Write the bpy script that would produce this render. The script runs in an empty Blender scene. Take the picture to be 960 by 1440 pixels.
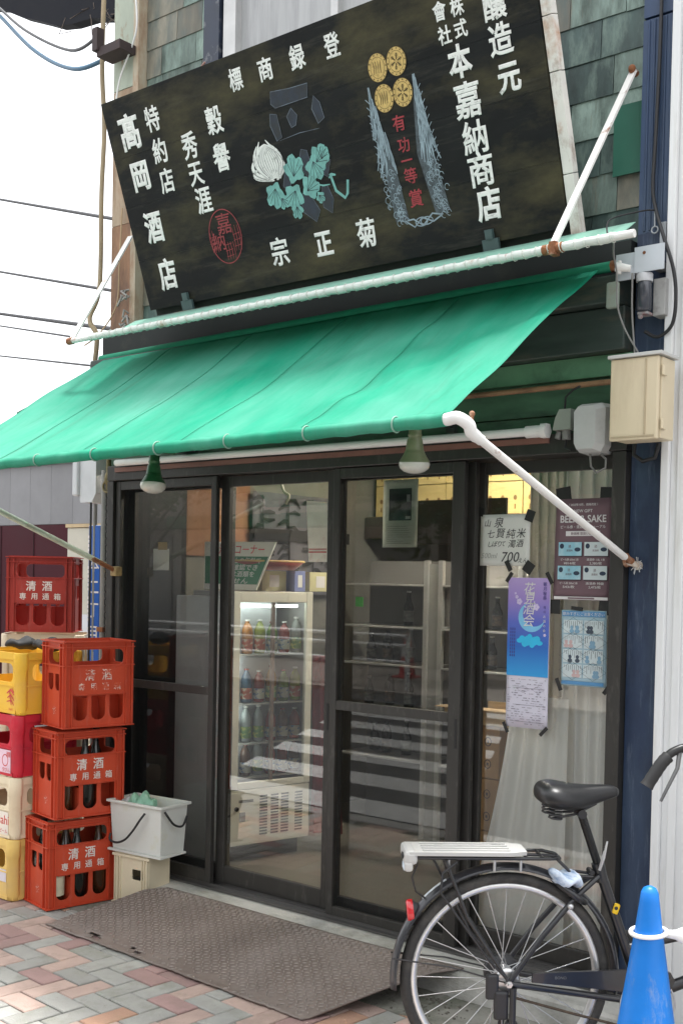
import bpy, bmesh, math, random
from mathutils import Vector, Matrix
from math import sin, cos, pi, radians as R_
random.seed(7)
S = bpy.context.scene
COL = S.collection
# ------------------------------------------------------------------ camera
cam = bpy.data.cameras.new('camera'); cam_o = bpy.data.objects.new('camera', cam); COL.objects.link(cam_o)
yaw, pitch, roll = R_(39.1), R_(-1.5), 0.020
fw = Vector((-sin(yaw)*cos(pitch), cos(yaw)*cos(pitch), sin(pitch)))
r0 = fw.cross(Vector((0, 0, 1))).normalized(); u0 = r0.cross(fw)
rr = r0*cos(roll)+u0*sin(roll); uu = u0*cos(roll)-r0*sin(roll)
CAM = Vector((3.16, -3.89, 1.60))
mw = Matrix((rr, uu, -fw)).transposed().to_4x4(); mw.translation = CAM
cam_o.matrix_world = mw
cam.sensor_fit = 'VERTICAL'; cam.sensor_height = 36.0; cam.lens = 36.0*1600/1440
cam.shift_x = 0.0; cam.shift_y = 137/1440.0
cam.clip_start = 0.05; cam.clip_end = 500
S.camera = cam_o
# ------------------------------------------------------------------ world, sun, exposure
W = bpy.data.worlds.new('World'); S.world = W; W.use_nodes = True
nt = W.node_tree; nt.nodes.clear()
wo = nt.nodes.new('ShaderNodeOutputWorld'); bg = nt.nodes.new('ShaderNodeBackground')
sky = nt.nodes.new('ShaderNodeTexSky'); sky.sky_type = 'NISHITA'; sky.sun_disc = False
SUN_EL, SUN_AZ = R_(83), R_(8)      # azimuth measured clockwise from +y
sky.sun_elevation = SUN_EL; sky.sun_rotation = SUN_AZ
sky.air_density = 1.0; sky.dust_density = 6.0; sky.ozone_density = 1.0
hs = nt.nodes.new('ShaderNodeHueSaturation'); hs.inputs['Saturation'].default_value = 0.22; hs.inputs['Value'].default_value = 1.0
mxw = nt.nodes.new('ShaderNodeMix'); mxw.data_type = 'RGBA'; mxw.inputs[0].default_value = 0.6
mxw.inputs[7].default_value = (9.6, 9.8, 10.1, 1)      # even cloud layer
nt.links.new(sky.outputs[0], hs.inputs['Color']); nt.links.new(hs.outputs[0], mxw.inputs[6])
nt.links.new(mxw.outputs[2], bg.inputs[0]); bg.inputs[1].default_value = 0.05
nt.links.new(bg.outputs[0], wo.inputs[0])
sl = bpy.data.lights.new('sun', 'SUN'); sl.energy = 1.5; sl.angle = R_(12); sl.color = (1, .985, .955)
so = bpy.data.objects.new('sun', sl); COL.objects.link(so)
sd = Vector((sin(SUN_AZ)*cos(SUN_EL), cos(SUN_AZ)*cos(SUN_EL), sin(SUN_EL)))
so.rotation_euler = sd.to_track_quat('Z', 'Y').to_euler(); so.location = sd*30
S.view_settings.view_transform = 'Standard'; S.view_settings.look = 'None'
S.view_settings.exposure = 2.36; S.view_settings.gamma = 1.0; S.view_settings.use_curve_mapping = False
S.render.engine = 'CYCLES'
S.cycles.max_bounces = 10; S.cycles.transparent_max_bounces = 24; S.cycles.glossy_bounces = 5
S.cycles.use_denoising = True

# ------------------------------------------------------------------ materials
MATS = {}
def lin(h):
    h = h.lstrip('#'); c = [int(h[i:i+2], 16)/255 for i in (0, 2, 4)]
    return tuple(x/12.92 if x <= .04045 else ((x+.055)/1.055)**2.4 for x in c)
def mat(name, col, rough=.6, metal=0, var=.18, scale=6, bump=0, bscale=None, dirt=None, damt=.5, dscale=3, stretch=(1, 1, 1), rnd=0, spec=.5, dsharp=.12, coat=0, transl=0, trcol=None, scr=None, scramt=.3, scrscale=(40, 6, 40)):
    """procedural principled: base colour, value noise, optional second 'dirt' colour in patches, bump, per-object variation"""
    if name in MATS: return MATS[name]
    m = bpy.data.materials.new(name); m.use_nodes = True; t = m.node_tree; N = t.nodes; L = t.links
    p = N['Principled BSDF']
    tc = N.new('ShaderNodeTexCoord'); mp = N.new('ShaderNodeMapping'); mp.inputs['Scale'].default_value = stretch
    L.new(tc.outputs['Object'], mp.inputs['Vector'])
    oi = N.new('ShaderNodeObjectInfo')
    if rnd:
        va = N.new('ShaderNodeVectorMath'); va.operation = 'ADD'; cv = N.new('ShaderNodeMath'); cv.operation = 'MULTIPLY'; cv.inputs[1].default_value = 37.0
        L.new(oi.outputs['Random'], cv.inputs[0]); L.new(mp.outputs[0], va.inputs[0]); L.new(cv.outputs[0], va.inputs[1]); vec = va.outputs[0]
    else: vec = mp.outputs[0]
    n1 = N.new('ShaderNodeTexNoise'); n1.inputs['Scale'].default_value = scale; n1.inputs['Detail'].default_value = 6; n1.inputs['Roughness'].default_value = .62
    L.new(vec, n1.inputs['Vector'])
    mr = N.new('ShaderNodeMapRange'); mr.inputs['From Min'].default_value = .25; mr.inputs['From Max'].default_value = .75
    mr.inputs['To Min'].default_value = 1-var; mr.inputs['To Max'].default_value = 1+var
    L.new(n1.outputs['Fac'], mr.inputs['Value'])
    val = mr.outputs[0]
    if rnd:
        m2 = N.new('ShaderNodeMapRange'); m2.inputs['To Min'].default_value = 1-rnd; m2.inputs['To Max'].default_value = 1+rnd
        L.new(oi.outputs['Random'], m2.inputs['Value'])
        mm = N.new('ShaderNodeMath'); mm.operation = 'MULTIPLY'; L.new(val, mm.inputs[0]); L.new(m2.outputs[0], mm.inputs[1]); val = mm.outputs[0]
    vm = N.new('ShaderNodeVectorMath'); vm.operation = 'SCALE'; vm.inputs[0].default_value = col[:3]; L.new(val, vm.inputs['Scale'])
    out = vm.outputs[0]
    if dirt:
        n2 = N.new('ShaderNodeTexNoise'); n2.inputs['Scale'].default_value = dscale; n2.inputs['Detail'].default_value = 8; n2.inputs['Roughness'].default_value = .68
        L.new(vec, n2.inputs['Vector'])
        m3 = N.new('ShaderNodeMapRange'); th = .78-.46*damt
        m3.inputs['From Min'].default_value = th-dsharp; m3.inputs['From Max'].default_value = th+dsharp
        L.new(n2.outputs['Fac'], m3.inputs['Value'])
        mx = N.new('ShaderNodeMix'); mx.data_type = 'RGBA'; L.new(m3.outputs[0], mx.inputs[0]); L.new(out, mx.inputs[6]); mx.inputs[7].default_value = (*dirt[:3], 1)
        out = mx.outputs[2]
    if scr:
        ms_ = N.new('ShaderNodeMapping'); ms_.inputs['Scale'].default_value = scrscale; ms_.inputs['Rotation'].default_value = (.4, .3, .5); L.new(vec, ms_.inputs['Vector'])
        n3 = N.new('ShaderNodeTexNoise'); n3.inputs['Scale'].default_value = 1.0; n3.inputs['Detail'].default_value = 9; n3.inputs['Roughness'].default_value = .75; L.new(ms_.outputs[0], n3.inputs['Vector'])
        m4 = N.new('ShaderNodeMapRange'); m4.inputs['From Min'].default_value = .55; m4.inputs['From Max'].default_value = .68; m4.inputs['To Max'].default_value = scramt; L.new(n3.outputs['Fac'], m4.inputs['Value'])
        mx3 = N.new('ShaderNodeMix'); mx3.data_type = 'RGBA'; L.new(m4.outputs[0], mx3.inputs[0]); L.new(out, mx3.inputs[6]); mx3.inputs[7].default_value = (*scr[:3], 1); out = mx3.outputs[2]
    L.new(out, p.inputs['Base Color'])
    rv = N.new('ShaderNodeMapRange'); rv.inputs['To Min'].default_value = max(.03, rough-.12); rv.inputs['To Max'].default_value = min(1, rough+.12)
    L.new(n1.outputs['Fac'], rv.inputs['Value']); L.new(rv.outputs[0], p.inputs['Roughness'])
    p.inputs['Metallic'].default_value = metal; p.inputs['Specular IOR Level'].default_value = spec
    if coat: p.inputs['Coat Weight'].default_value = coat
    if bump:
        nb = N.new('ShaderNodeTexNoise'); nb.inputs['Scale'].default_value = bscale or scale*6; nb.inputs['Detail'].default_value = 5
        L.new(vec, nb.inputs['Vector'])
        b = N.new('ShaderNodeBump'); b.inputs['Strength'].default_value = bump; b.inputs['Distance'].default_value = .01
        L.new(nb.outputs['Fac'], b.inputs['Height']); L.new(b.outputs[0], p.inputs['Normal'])
    if transl:
        tr = N.new('ShaderNodeBsdfTranslucent')
        if trcol: tr.inputs[0].default_value = (*trcol, 1)
        else: L.new(out, tr.inputs[0])
        ms = N.new('ShaderNodeMixShader'); ms.inputs[0].default_value = transl
        L.new(p.outputs[0], ms.inputs[1]); L.new(tr.outputs[0], ms.inputs[2]); L.new(ms.outputs[0], N['Material Output'].inputs[0])
    MATS[name] = m
    return m
def glass(name, tint=(.93, .96, .95), refl=1.0, haze=0, hazecol=(.3, .3, .3), rough=0.0, ior=1.5):
    """thin pane: clear see-through with a Fresnel mirror, optional dust/mesh share"""
    if name in MATS: return MATS[name]
    m = bpy.data.materials.new(name); m.use_nodes = True; N = m.node_tree.nodes; L = m.node_tree.links
    for n in list(N):
        if n.type == 'BSDF_PRINCIPLED': N.remove(n)
    o = N['Material Output']
    tr = N.new('ShaderNodeBsdfTransparent'); tr.inputs[0].default_value = (*tint, 1)
    gl = N.new('ShaderNodeBsdfGlossy'); gl.inputs['Roughness'].default_value = rough
    fr = N.new('ShaderNodeFresnel'); fr.inputs['IOR'].default_value = ior
    mu = N.new('ShaderNodeMath'); mu.operation = 'MULTIPLY'; mu.inputs[1].default_value = refl; mu.use_clamp = True
    L.new(fr.outputs[0], mu.inputs[0])
    base = tr.outputs[0]
    if haze:
        d = N.new('ShaderNodeBsdfDiffuse'); d.inputs[0].default_value = (*hazecol, 1)
        h = N.new('ShaderNodeMixShader'); h.inputs[0].default_value = haze
        tc = N.new('ShaderNodeTexCoord'); nz = N.new('ShaderNodeTexNoise'); nz.inputs['Scale'].default_value = 2.5; nz.inputs['Detail'].default_value = 6
        L.new(tc.outputs['Object'], nz.inputs['Vector'])
        rg = N.new('ShaderNodeMapRange'); rg.inputs['To Min'].default_value = haze*.6; rg.inputs['To Max'].default_value = min(1, haze*1.4)
        L.new(nz.outputs['Fac'], rg.inputs['Value']); L.new(rg.outputs[0], h.inputs[0])
        L.new(base, h.inputs[1]); L.new(d.outputs[0], h.inputs[2]); base = h.outputs[0]
    ms = N.new('ShaderNodeMixShader'); L.new(mu.outputs[0], ms.inputs[0]); L.new(base, ms.inputs[1]); L.new(gl.outputs[0], ms.inputs[2])
    L.new(ms.outputs[0], o.inputs[0]); MATS[name] = m
    return m
def emit(name, col, st):
    if name in MATS: return MATS[name]
    m = bpy.data.materials.new(name); m.use_nodes = True; p = m.node_tree.nodes['Principled BSDF']
    p.inputs['Base Color'].default_value = (*col, 1); p.inputs['Emission Color'].default_value = (*col, 1); p.inputs['Emission Strength'].default_value = st
    MATS[name] = m; return m
def pm(name, col, rough=.55, **k): return mat(name, col, rough, **k)

# ------------------------------------------------------------------ mesh builder
class MB:
    def __init__(s): s.v = []; s.f = []; s.sm = []
    def add(s, vs, fs, M=None, smooth=False):
        b = len(s.v)
        for q in vs:
            q = Vector(q); s.v.append(tuple(M @ q) if M is not None else tuple(q))
        for f in fs: s.f.append([b+i for i in f]); s.sm.append(smooth)
        return s
    def box(s, lo, hi, M=None, bev=0):
        x0, y0, z0 = lo; x1, y1, z1 = hi
        if bev > 0:
            bm = bmesh.new(); bmesh.ops.create_cube(bm, size=1)
            for v in bm.verts: v.co = Vector(((x0+x1)/2+v.co.x*(x1-x0), (y0+y1)/2+v.co.y*(y1-y0), (z0+z1)/2+v.co.z*(z1-z0)))
            bmesh.ops.bevel(bm, geom=bm.edges[:], offset=bev, segments=2, profile=.5, affect='EDGES')
            bm.verts.index_update(); s.add([v.co for v in bm.verts], [[v.index for v in f.verts] for f in bm.faces], M, False); bm.free(); return s
        vs = [(x0, y0, z0), (x1, y0, z0), (x1, y1, z0), (x0, y1, z0), (x0, y0, z1), (x1, y0, z1), (x1, y1, z1), (x0, y1, z1)]
        return s.add(vs, [(0, 3, 2, 1), (4, 5, 6, 7), (0, 1, 5, 4), (1, 2, 6, 5), (2, 3, 7, 6), (3, 0, 4, 7)], M)
    def tube(s, pts, r, n=10, cap=True, M=None, smooth=True, flat=1.0):
        pts = [Vector(p) for p in pts]; rs = r if isinstance(r, (list, tuple)) else [r]*len(pts)
        rings = []; up = None
        for i, p in enumerate(pts):
            d = (pts[min(i+1, len(pts)-1)]-pts[max(i-1, 0)]).normalized()
            if up is None: up = Vector((0, 0, 1)) if abs(d.z) < .9 else Vector((1, 0, 0))
            a = d.cross(up)
            if a.length < 1e-5: a = d.orthogonal()
            a.normalize(); b = a.cross(d).normalized(); up = b
            rings.append([p+(a*cos(2*pi*k/n)+b*flat*sin(2*pi*k/n))*rs[i] for k in range(n)])
        vs = [q for g in rings for q in g]; fs = []
        for i in range(len(pts)-1):
            for k in range(n): fs.append((i*n+k, i*n+(k+1) % n, (i+1)*n+(k+1) % n, (i+1)*n+k))
        s.add(vs, fs, M, smooth)
        if cap: s.add(rings[0], [list(range(n))[::-1]], M); s.add(rings[-1], [list(range(n))], M)
        return s
    def bar(s, a, b, w, h, M=None):
        a = Vector(a); b = Vector(b); d = (b-a).normalized(); up = Vector((0, 0, 1)) if abs(d.z) < .95 else Vector((0, 1, 0))
        x = d.cross(up).normalized(); y = x.cross(d)
        vs = [p+x*sx*w/2+y*sy*h/2 for p in (a, b) for sx, sy in ((-1, -1), (1, -1), (1, 1), (-1, 1))]
        return s.add(vs, [(0, 1, 2, 3), (7, 6, 5, 4), (0, 4, 5, 1), (1, 5, 6, 2), (2, 6, 7, 3), (3, 7, 4, 0)], M)
    def lathe(s, prof, n=24, M=None, smooth=True):
        vs = []; fs = []
        for r, z in prof: vs += [(r*cos(2*pi*k/n), r*sin(2*pi*k/n), z) for k in range(n)]
        for i in range(len(prof)-1):
            for k in range(n): fs.append((i*n+k, i*n+(k+1) % n, (i+1)*n+(k+1) % n, (i+1)*n+k))
        s.add(vs, fs, M, smooth)
        for i, rev in ((0, True), (len(prof)-1, False)):
            if prof[i][0] > 1e-4:
                g = list(range(n)); s.add(vs[i*n:(i+1)*n], [g[::-1] if rev else g], M)
        return s
    def torus(s, Rm, r, n=48, m=10, M=None, flat=1.0):
        vs = []; fs = []
        for i in range(n):
            a = 2*pi*i/n
            for j in range(m):
                b = 2*pi*j/m; vs.append(((Rm+r*cos(b))*cos(a), (Rm+r*cos(b))*sin(a), r*flat*sin(b)))
        for i in range(n):
            for j in range(m): fs.append((i*m+j, ((i+1) % n)*m+j, ((i+1) % n)*m+(j+1) % m, i*m+(j+1) % m))
        return s.add(vs, fs, M, True)
    def prism(s, poly, t, M=None):
        """poly in local xz plane, front at y=0, extruded to y=+t"""
        n = len(poly); vs = [(x, 0, z) for x, z in poly]+[(x, t, z) for x, z in poly]
        fs = [list(range(n)), list(range(2*n-1, n-1, -1))]+[(i, n+i, n+(i+1) % n, (i+1) % n) for i in range(n)]
        return s.add(vs, fs, M)
    def ball(s, c, r, n=16, m=10, sc=(1, 1, 1), M=None):
        vs = []; fs = []
        for i in range(m+1):
            t = pi*i/m
            for k in range(n): vs.append((c[0]+r*sc[0]*sin(t)*cos(2*pi*k/n), c[1]+r*sc[1]*sin(t)*sin(2*pi*k/n), c[2]+r*sc[2]*cos(t)))
        for i in range(m):
            for k in range(n): fs.append((i*n+k, (i+1)*n+k, (i+1)*n+(k+1) % n, i*n+(k+1) % n))
        return s.add(vs, fs, M, True)
    def mesh(s, name):
        me = bpy.data.meshes.new(name); me.from_pydata(s.v, [], s.f); me.polygons.foreach_set('use_smooth', s.sm); me.update(); return me
def setm(o, m):
    o.data.materials.clear(); o.data.materials.append(m)
ROOTM = {}
def obj(name, mb, m, parent=None, local=False):
    """one mesh object; under a parent the vertices are world coordinates unless local"""
    me = mb.mesh(name) if isinstance(mb, MB) else mb
    o = bpy.data.objects.new(name, me); COL.objects.link(o)
    if m is not None: setm(o, m)
    if parent is not None:
        o.parent = parent
        if not local: o.matrix_parent_inverse = ROOTM[parent.name].inverted()
        ROOTM[o.name] = Matrix.Identity(4) if not local else ROOTM[parent.name]
        if local: ROOTM[o.name] = ROOTM[parent.name].copy()
    else: ROOTM[o.name] = Matrix.Identity(4)
    return o
def tag(o, label=None, cat=None, group=None, kind=None):
    if label: o['label'] = label
    if cat: o['category'] = cat
    if group: o['group'] = group
    if kind: o['kind'] = kind
    return o
def thing(name, label, cat, loc=(0, 0, 0), rz=0, group=None, M=None):
    o = bpy.data.objects.new(name, None); COL.objects.link(o); o.empty_display_size = .1
    if M is None: M = Matrix.Translation(loc) @ Matrix.Rotation(rz, 4, 'Z')
    o.matrix_world = M; ROOTM[o.name] = M.copy()
    return tag(o, label, cat, group)
def struct(name, mb, m): return tag(obj(name, mb, m), kind='structure')
def kids(o): return [c for c in bpy.data.objects if c.parent == o]
def copy_tree(o, M=None, label=None, parent=None):
    c = o.copy(); COL.objects.link(c)
    if parent is not None: c.parent = parent
    else:
        c.matrix_world = M; ROOTM[c.name] = M.copy()
        if label: c['label'] = label
    for k in kids(o): copy_tree(k, parent=c)
    return c
def TR(x, y, z, rz=0, rx=0, ry=0): return Matrix.Translation((x, y, z)) @ Matrix.Rotation(rz, 4, 'Z') @ Matrix.Rotation(ry, 4, 'Y') @ Matrix.Rotation(rx, 4, 'X')
def box(name, lo, hi, m, parent=None, bev=0, M=None, local=False): return obj(name, MB().box(lo, hi, M, bev), m, parent, local)
def plate(outer, holes, t):
    """flat plate with holes (2-D curve fill), x/z plane, thickness t centred on y=0 -> mesh"""
    c = bpy.data.curves.new('tmp', 'CURVE'); c.dimensions = '2D'; c.fill_mode = 'BOTH'; c.extrude = t/2
    for poly in [outer]+holes:
        sp = c.splines.new('POLY'); sp.points.add(len(poly)-1); sp.use_cyclic_u = True
        for i, (x, z) in enumerate(poly): sp.points[i].co = (x, z, 0, 1)
    o = bpy.data.objects.new('tmp', c); COL.objects.link(o)
    me = bpy.data.meshes.new_from_object(o.evaluated_get(bpy.context.evaluated_depsgraph_get()))
    bpy.data.objects.remove(o); bpy.data.curves.remove(c)
    me.transform(Matrix.Rotation(pi/2, 4, 'X'))
    return me
def me2(mb, me, M=None):
    return mb.add([v.co for v in me.vertices], [list(p.vertices) for p in me.polygons], M)
def rrect(x0, z0, x1, z1, r, n=5, rb=None):
    rb = r if rb is None else rb; P = []
    for cx, cz, a, q in ((x1-r, z1-r, 0, r), (x0+r, z1-r, pi/2, r), (x0+rb, z0+rb, pi, rb), (x1-rb, z0+rb, 3*pi/2, rb)):
        for k in range(n+1):
            P.append((cx+q*cos(a+k*pi/2/n), cz+q*sin(a+k*pi/2/n)))
    return P
TXT = {}
def text_mesh(body, size, off=0.0, ext=0.0006, align='CENTER', shear=0):
    key = (body, size, off, ext, shear)
    c = bpy.data.curves.new('tmp', 'FONT'); c.body = body; c.size = 1.0; c.bevel_depth = abs(off)*.85; c.bevel_resolution = 0; c.extrude = ext/size; c.align_x = align; c.align_y = 'CENTER'; c.shear = shear; c.resolution_u = 3
    o = bpy.data.objects.new('tmp', c); COL.objects.link(o)
    me = bpy.data.meshes.new_from_object(o.evaluated_get(bpy.context.evaluated_depsgraph_get()))
    bpy.data.objects.remove(o); bpy.data.curves.remove(c)
    if len(me.vertices):
        ys = [v.co.y for v in me.vertices]; xs = [v.co.x for v in me.vertices]
        cy = (max(ys)+min(ys))/2; cx = (max(xs)+min(xs))/2 if align == 'CENTER' else min(xs)
        me.transform(Matrix.Scale(size, 4) @ Matrix.Translation((-cx, -cy, 0)))
    me.transform(Matrix.Diagonal((1, 1, .10, 1)))
    me.transform(Matrix.Rotation(pi/2, 4, 'X'))       # now in x/z plane facing -y
    return me
def spl(pts, sub=6):
    P_ = [Vector(p) for p in pts]; out = []
    for i in range(len(P_)-1):
        a = P_[max(0, i-1)]; b = P_[i]; c = P_[i+1]; d = P_[min(len(P_)-1, i+2)]
        for k in range(sub):
            t_ = k/sub; out.append(.5*((2*b)+(c-a)*t_+(2*a-5*b+4*c-d)*t_*t_+(3*b-a-3*c+d)*t_**3))
    return out+[P_[-1]]
def text_on(parent, body, size, M, m, name='lettering', off=.0, local=False, align='CENTER', w=None, shear=0):
    me = text_mesh(body, size, off, align=align, shear=shear)
    if w and len(me.vertices):
        xs = [v.co.x for v in me.vertices]; k = w/(max(xs)-min(xs)); me.transform(Matrix.Diagonal((k, 1, 1, 1)))
    me.transform(M); me.name = name
    return obj(name, me, m, parent, local)

# ------------------------------------------------------------------ palette
M_asphalt = mat('asphalt', (.075, .076, .078), .9, var=.3, scale=30, bump=.5, bscale=220)
M_paint_road = mat('road_paint', (.62, .62, .60), .7, var=.12, scale=20, dirt=(.2, .2, .2), damt=.25, dscale=14)
M_conc = mat('sill_concrete', (.44, .43, .40), .85, var=.16, scale=5, bump=.35, bscale=120, dirt=(.20, .20, .17), damt=.42, dscale=3.5)
M_conc2 = mat('gutter_concrete', (.26, .25, .22), .9, var=.2, scale=4, bump=.5, bscale=90, dirt=(.07, .08, .05), damt=.5, dscale=3.5)
M_joint = mat('paver_joint', (.09, .09, .07), .95, var=.4, scale=20, bump=.6, bscale=200, dirt=(.05, .075, .03), damt=.4, dscale=5)
PAV = [mat('paver_grey', (.315, .312, .29), .85, var=.14, scale=9, bump=.5, bscale=170, dirt=(.20, .205, .16), damt=.33, dscale=5, rnd=.10, scr=(.15, .14, .11), scramt=.4, scrscale=(9, 9, 9)),
       mat('paver_pink', (.43, .315, .27), .85, var=.14, scale=9, bump=.5, bscale=170, dirt=(.27, .205, .17), damt=.33, dscale=5, rnd=.10, scr=(.15, .14, .11), scramt=.4, scrscale=(9, 9, 9)),
       mat('paver_mauve', (.31, .20, .185), .85, var=.16, scale=9, bump=.5, bscale=170, dirt=(.24, .17, .15), damt=.25, dscale=5, rnd=.10, scr=(.13, .10, .09), scramt=.4, scrscale=(9, 9, 9)),
       mat('paver_terracotta', (.36, .215, .15), .85, var=.16, scale=9, bump=.5, bscale=170, dirt=(.22, .17, .10), damt=.3, dscale=5, rnd=.12)]
M_frame = mat('bronze_aluminium', (.040, .038, .035), .42, metal=.35, var=.15, scale=3, stretch=(4, 4, 1), dirt=(.10, .095, .085), damt=.22, dscale=8)
M_glass = glass('door_glass', (.95, .97, .96), 2.8)
M_glass2 = glass('showcase_glass', (.92, .95, .94), .9)
M_screen = glass('insect_screen', (.80, .80, .80), .0, haze=.24, hazecol=(.028, .03, .03))
M_white = mat('white_paint', (.78, .78, .76), .5, var=.06, scale=5, dirt=(.35, .24, .15), damt=.16, dscale=9, dsharp=.06)
M_whiterust = mat('white_paint_rusting', (.74, .73, .70), .55, var=.08, scale=6, dirt=(.25, .10, .045), damt=.30, dscale=11, dsharp=.05, bump=.15)
M_rust = mat('rusted_iron', (.22, .085, .035), .85, var=.4, scale=18, bump=.5, dirt=(.40, .30, .22), damt=.25, dscale=22)
M_blue = mat('dark_blue_paint', (.012, .026, .062), .5, var=.4, scale=5, scr=(.16, .2, .26), scramt=.35, scrscale=(20, 20, 5), dirt=(.035, .06, .105), damt=.4, dscale=3, stretch=(2, 2, .7), bump=.1)
M_siding = mat('white_siding', (.74, .75, .75), .5, var=.05, scale=2, dirt=(.55, .53, .48), damt=.25, dscale=3, stretch=(4, 4, .5))
M_dark = mat('black_rubber', (.02, .02, .021), .6, var=.2, scale=20)
M_cable = mat('black_cable', (.018, .018, .02), .5, var=.1)
M_gcable = mat('grey_cable', (.22, .22, .21), .5, var=.1)
M_lintel = mat('lintel_metal', (.045, .062, .055), .55, metal=.2, var=.35, scale=4, stretch=(.6, 2, 3), dirt=(.12, .10, .07), damt=.3, dscale=5)
M_lingreen = mat('lintel_green', (.055, .13, .075), .6, var=.3, scale=6, dirt=(.02, .03, .025), damt=.35, dscale=4, stretch=(.7, 1, 3))
M_copper = [mat('copper_shingle_pale', (.22, .30, .26), .6, metal=.1, var=.5, scale=5, stretch=(3, 3, .9), dirt=(.05, .075, .06), damt=.5, dscale=4, rnd=.35, scr=(.16, .10, .05), scramt=.5, scrscale=(9, 9, 2.5), bump=.2, bscale=30),
            mat('copper_shingle_dark', (.055, .09, .082), .5, metal=.15, var=.5, scale=5, stretch=(3, 3, .9), dirt=(.20, .28, .235), damt=.33, dscale=4, rnd=.35, bump=.2, bscale=30),
            mat('copper_shingle_brown', (.20, .19, .15), .6, metal=.1, var=.4, scale=5, stretch=(3, 3, .9), dirt=(.10, .13, .12), damt=.5, dscale=4, rnd=.3, bump=.2, bscale=30)]

# ------------------------------------------------------------------ the ground
g = MB(); g.add([(-250, -250, -.30), (250, -250, -.30), (250, 250, -.30), (-250, 250, -.30)], [(0, 1, 2, 3)])
struct('ground', g, mat('distant_ground', (.12, .12, .115), .95, var=.2, scale=.3))
struct('road', MB().box((-40, -9.0, -.28), (40, -2.22, -.03)), M_asphalt)
for k in range(8):
    y = -2.55-.9*k; xr = -1.15+.52*(y+2.5); w = 2.3
    if y < -8.8: break
    o = obj('crossing_stripe', MB().add([(xr-w, y-.225, -.026), (xr, y-.225, -.026), (xr+.234, y+.225, -.026), (xr+.234-w, y+.225, -.026)], [(0, 1, 2, 3)]), M_paint_road)
    tag(o, kind='structure')
tag(obj('road_marking', MB().add([(.2, -8.3, -.026), (12, -8.3, -.026), (12, -8.15, -.026), (.2, -8.15, -.026)], [(0, 1, 2, 3)]), M_paint_road), kind='structure')
# herringbone block paving (individual blocks near the camera's view, the rest as one part)
pav = struct('pavement', MB().box((-12, -2.06, -.25), (14, -.03, -.013)), M_joint)
box('kerb', (-12, -2.215, -.25), (14, -2.065, -.004), mat('kerb_stone', (.40, .39, .37), .85, var=.15, scale=8, bump=.3), pav, bev=.012)
def vis(x, y):
    d = Vector((x, y, 0))-CAM; z = d.dot(fw)
    if z < .2: return 1e9
    px = 480+1600*d.dot(rr)/z; py = 857-1600*d.dot(uu)/z
    ex = max(0, -px, px-960); ey = max(0, -py, py-1440)
    return math.hypot(ex, ey)+z*2
LB, WB = .198, .099; ang = R_(-5); ca, sa = cos(ang), sin(ang); G = .0034
bricks = []
for a in range(-90, 91):
    for b in range(-60, 61):
        ox, oy = a+2*b, a-2*b
        for hv in (0, 1):
            cx, cy = (ox+1, oy+.5) if hv == 0 else (ox+.5, oy+2)
            x, y = cx*WB, cy*WB
            X, Y = ca*x-sa*y-.4, sa*x+ca*y-1.3
            if -3.8 < X < 6.0 and -2.0 < Y < -.42 - (.0 if X > -1.2 else -.28):
                bricks.append((vis(X, Y), X, Y, hv))
bricks.sort(key=lambda q: q[0])
rngb = random.Random(3)
def brick_mesh():
    bm = bmesh.new(); bmesh.ops.create_cube(bm, size=1)
    for v in bm.verts: v.co = Vector((v.co.x*(LB-2*G), v.co.y*(WB-2*G), v.co.z*.05-.025))
    top = [e for e in bm.edges if all(v.co.z > -.01 for v in e.verts)]
    bmesh.ops.bevel(bm, geom=top, offset=.0035, segments=1, affect='EDGES')
    me = bpy.data.meshes.new('block'); bm.to_mesh(me); bm.free(); return me
BME = []
for m in PAV:
    me = brick_mesh(); me.materials.append(m); BME.append(me)
rest = MB(); restc = []
for i, (d, X, Y, hv) in enumerate(bricks):
    k = rngb.choices([0, 1, 2, 3], [.46, .32, .17, .05])[0]
    M = TR(X, Y, rngb.uniform(-.003, .001), ang+(pi/2 if hv else 0)+rngb.uniform(-.01, .01), rngb.uniform(-.008, .008), rngb.uniform(-.008, .008))
    if i < 300:
        o = bpy.data.objects.new('paving_block', BME[k]); COL.objects.link(o); o.parent = pav; o.matrix_world = M
    else:
        rest.add([v.co for v in BME[k].vertices], [list(p.vertices) for p in BME[k].polygons], M); restc += [k]*len(BME[k].polygons)
ro = obj('paving_blocks', rest, None, pav); ro['kind'] = 'stuff'
for m in PAV: ro.data.materials.append(m)
ro.data.polygons.foreach_set('material_index', restc)
# concrete strip and door step
gut = MB().box((-1.25, -.50, -.2), (6, -.0, .001))
struct('gutter_strip', gut, M_conc2)
st = MB(); n = 60
for i in range(n):       # step with a slightly worn nose
    x0 = -1.62+i*(3.1/n); x1 = x0+3.1/n
    st.add([(x0, -.235, .002), (x1, -.235, .002), (x1, -.232, .088), (x0, -.232, .088), (x1, -.222, .100), (x0, -.222, .100), (x1, .10, .110), (x0, .10, .110)], [(0, 1, 2, 3), (3, 2, 4, 5), (5, 4, 6, 7)])
struct('door_step', st, M_conc)
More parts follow.
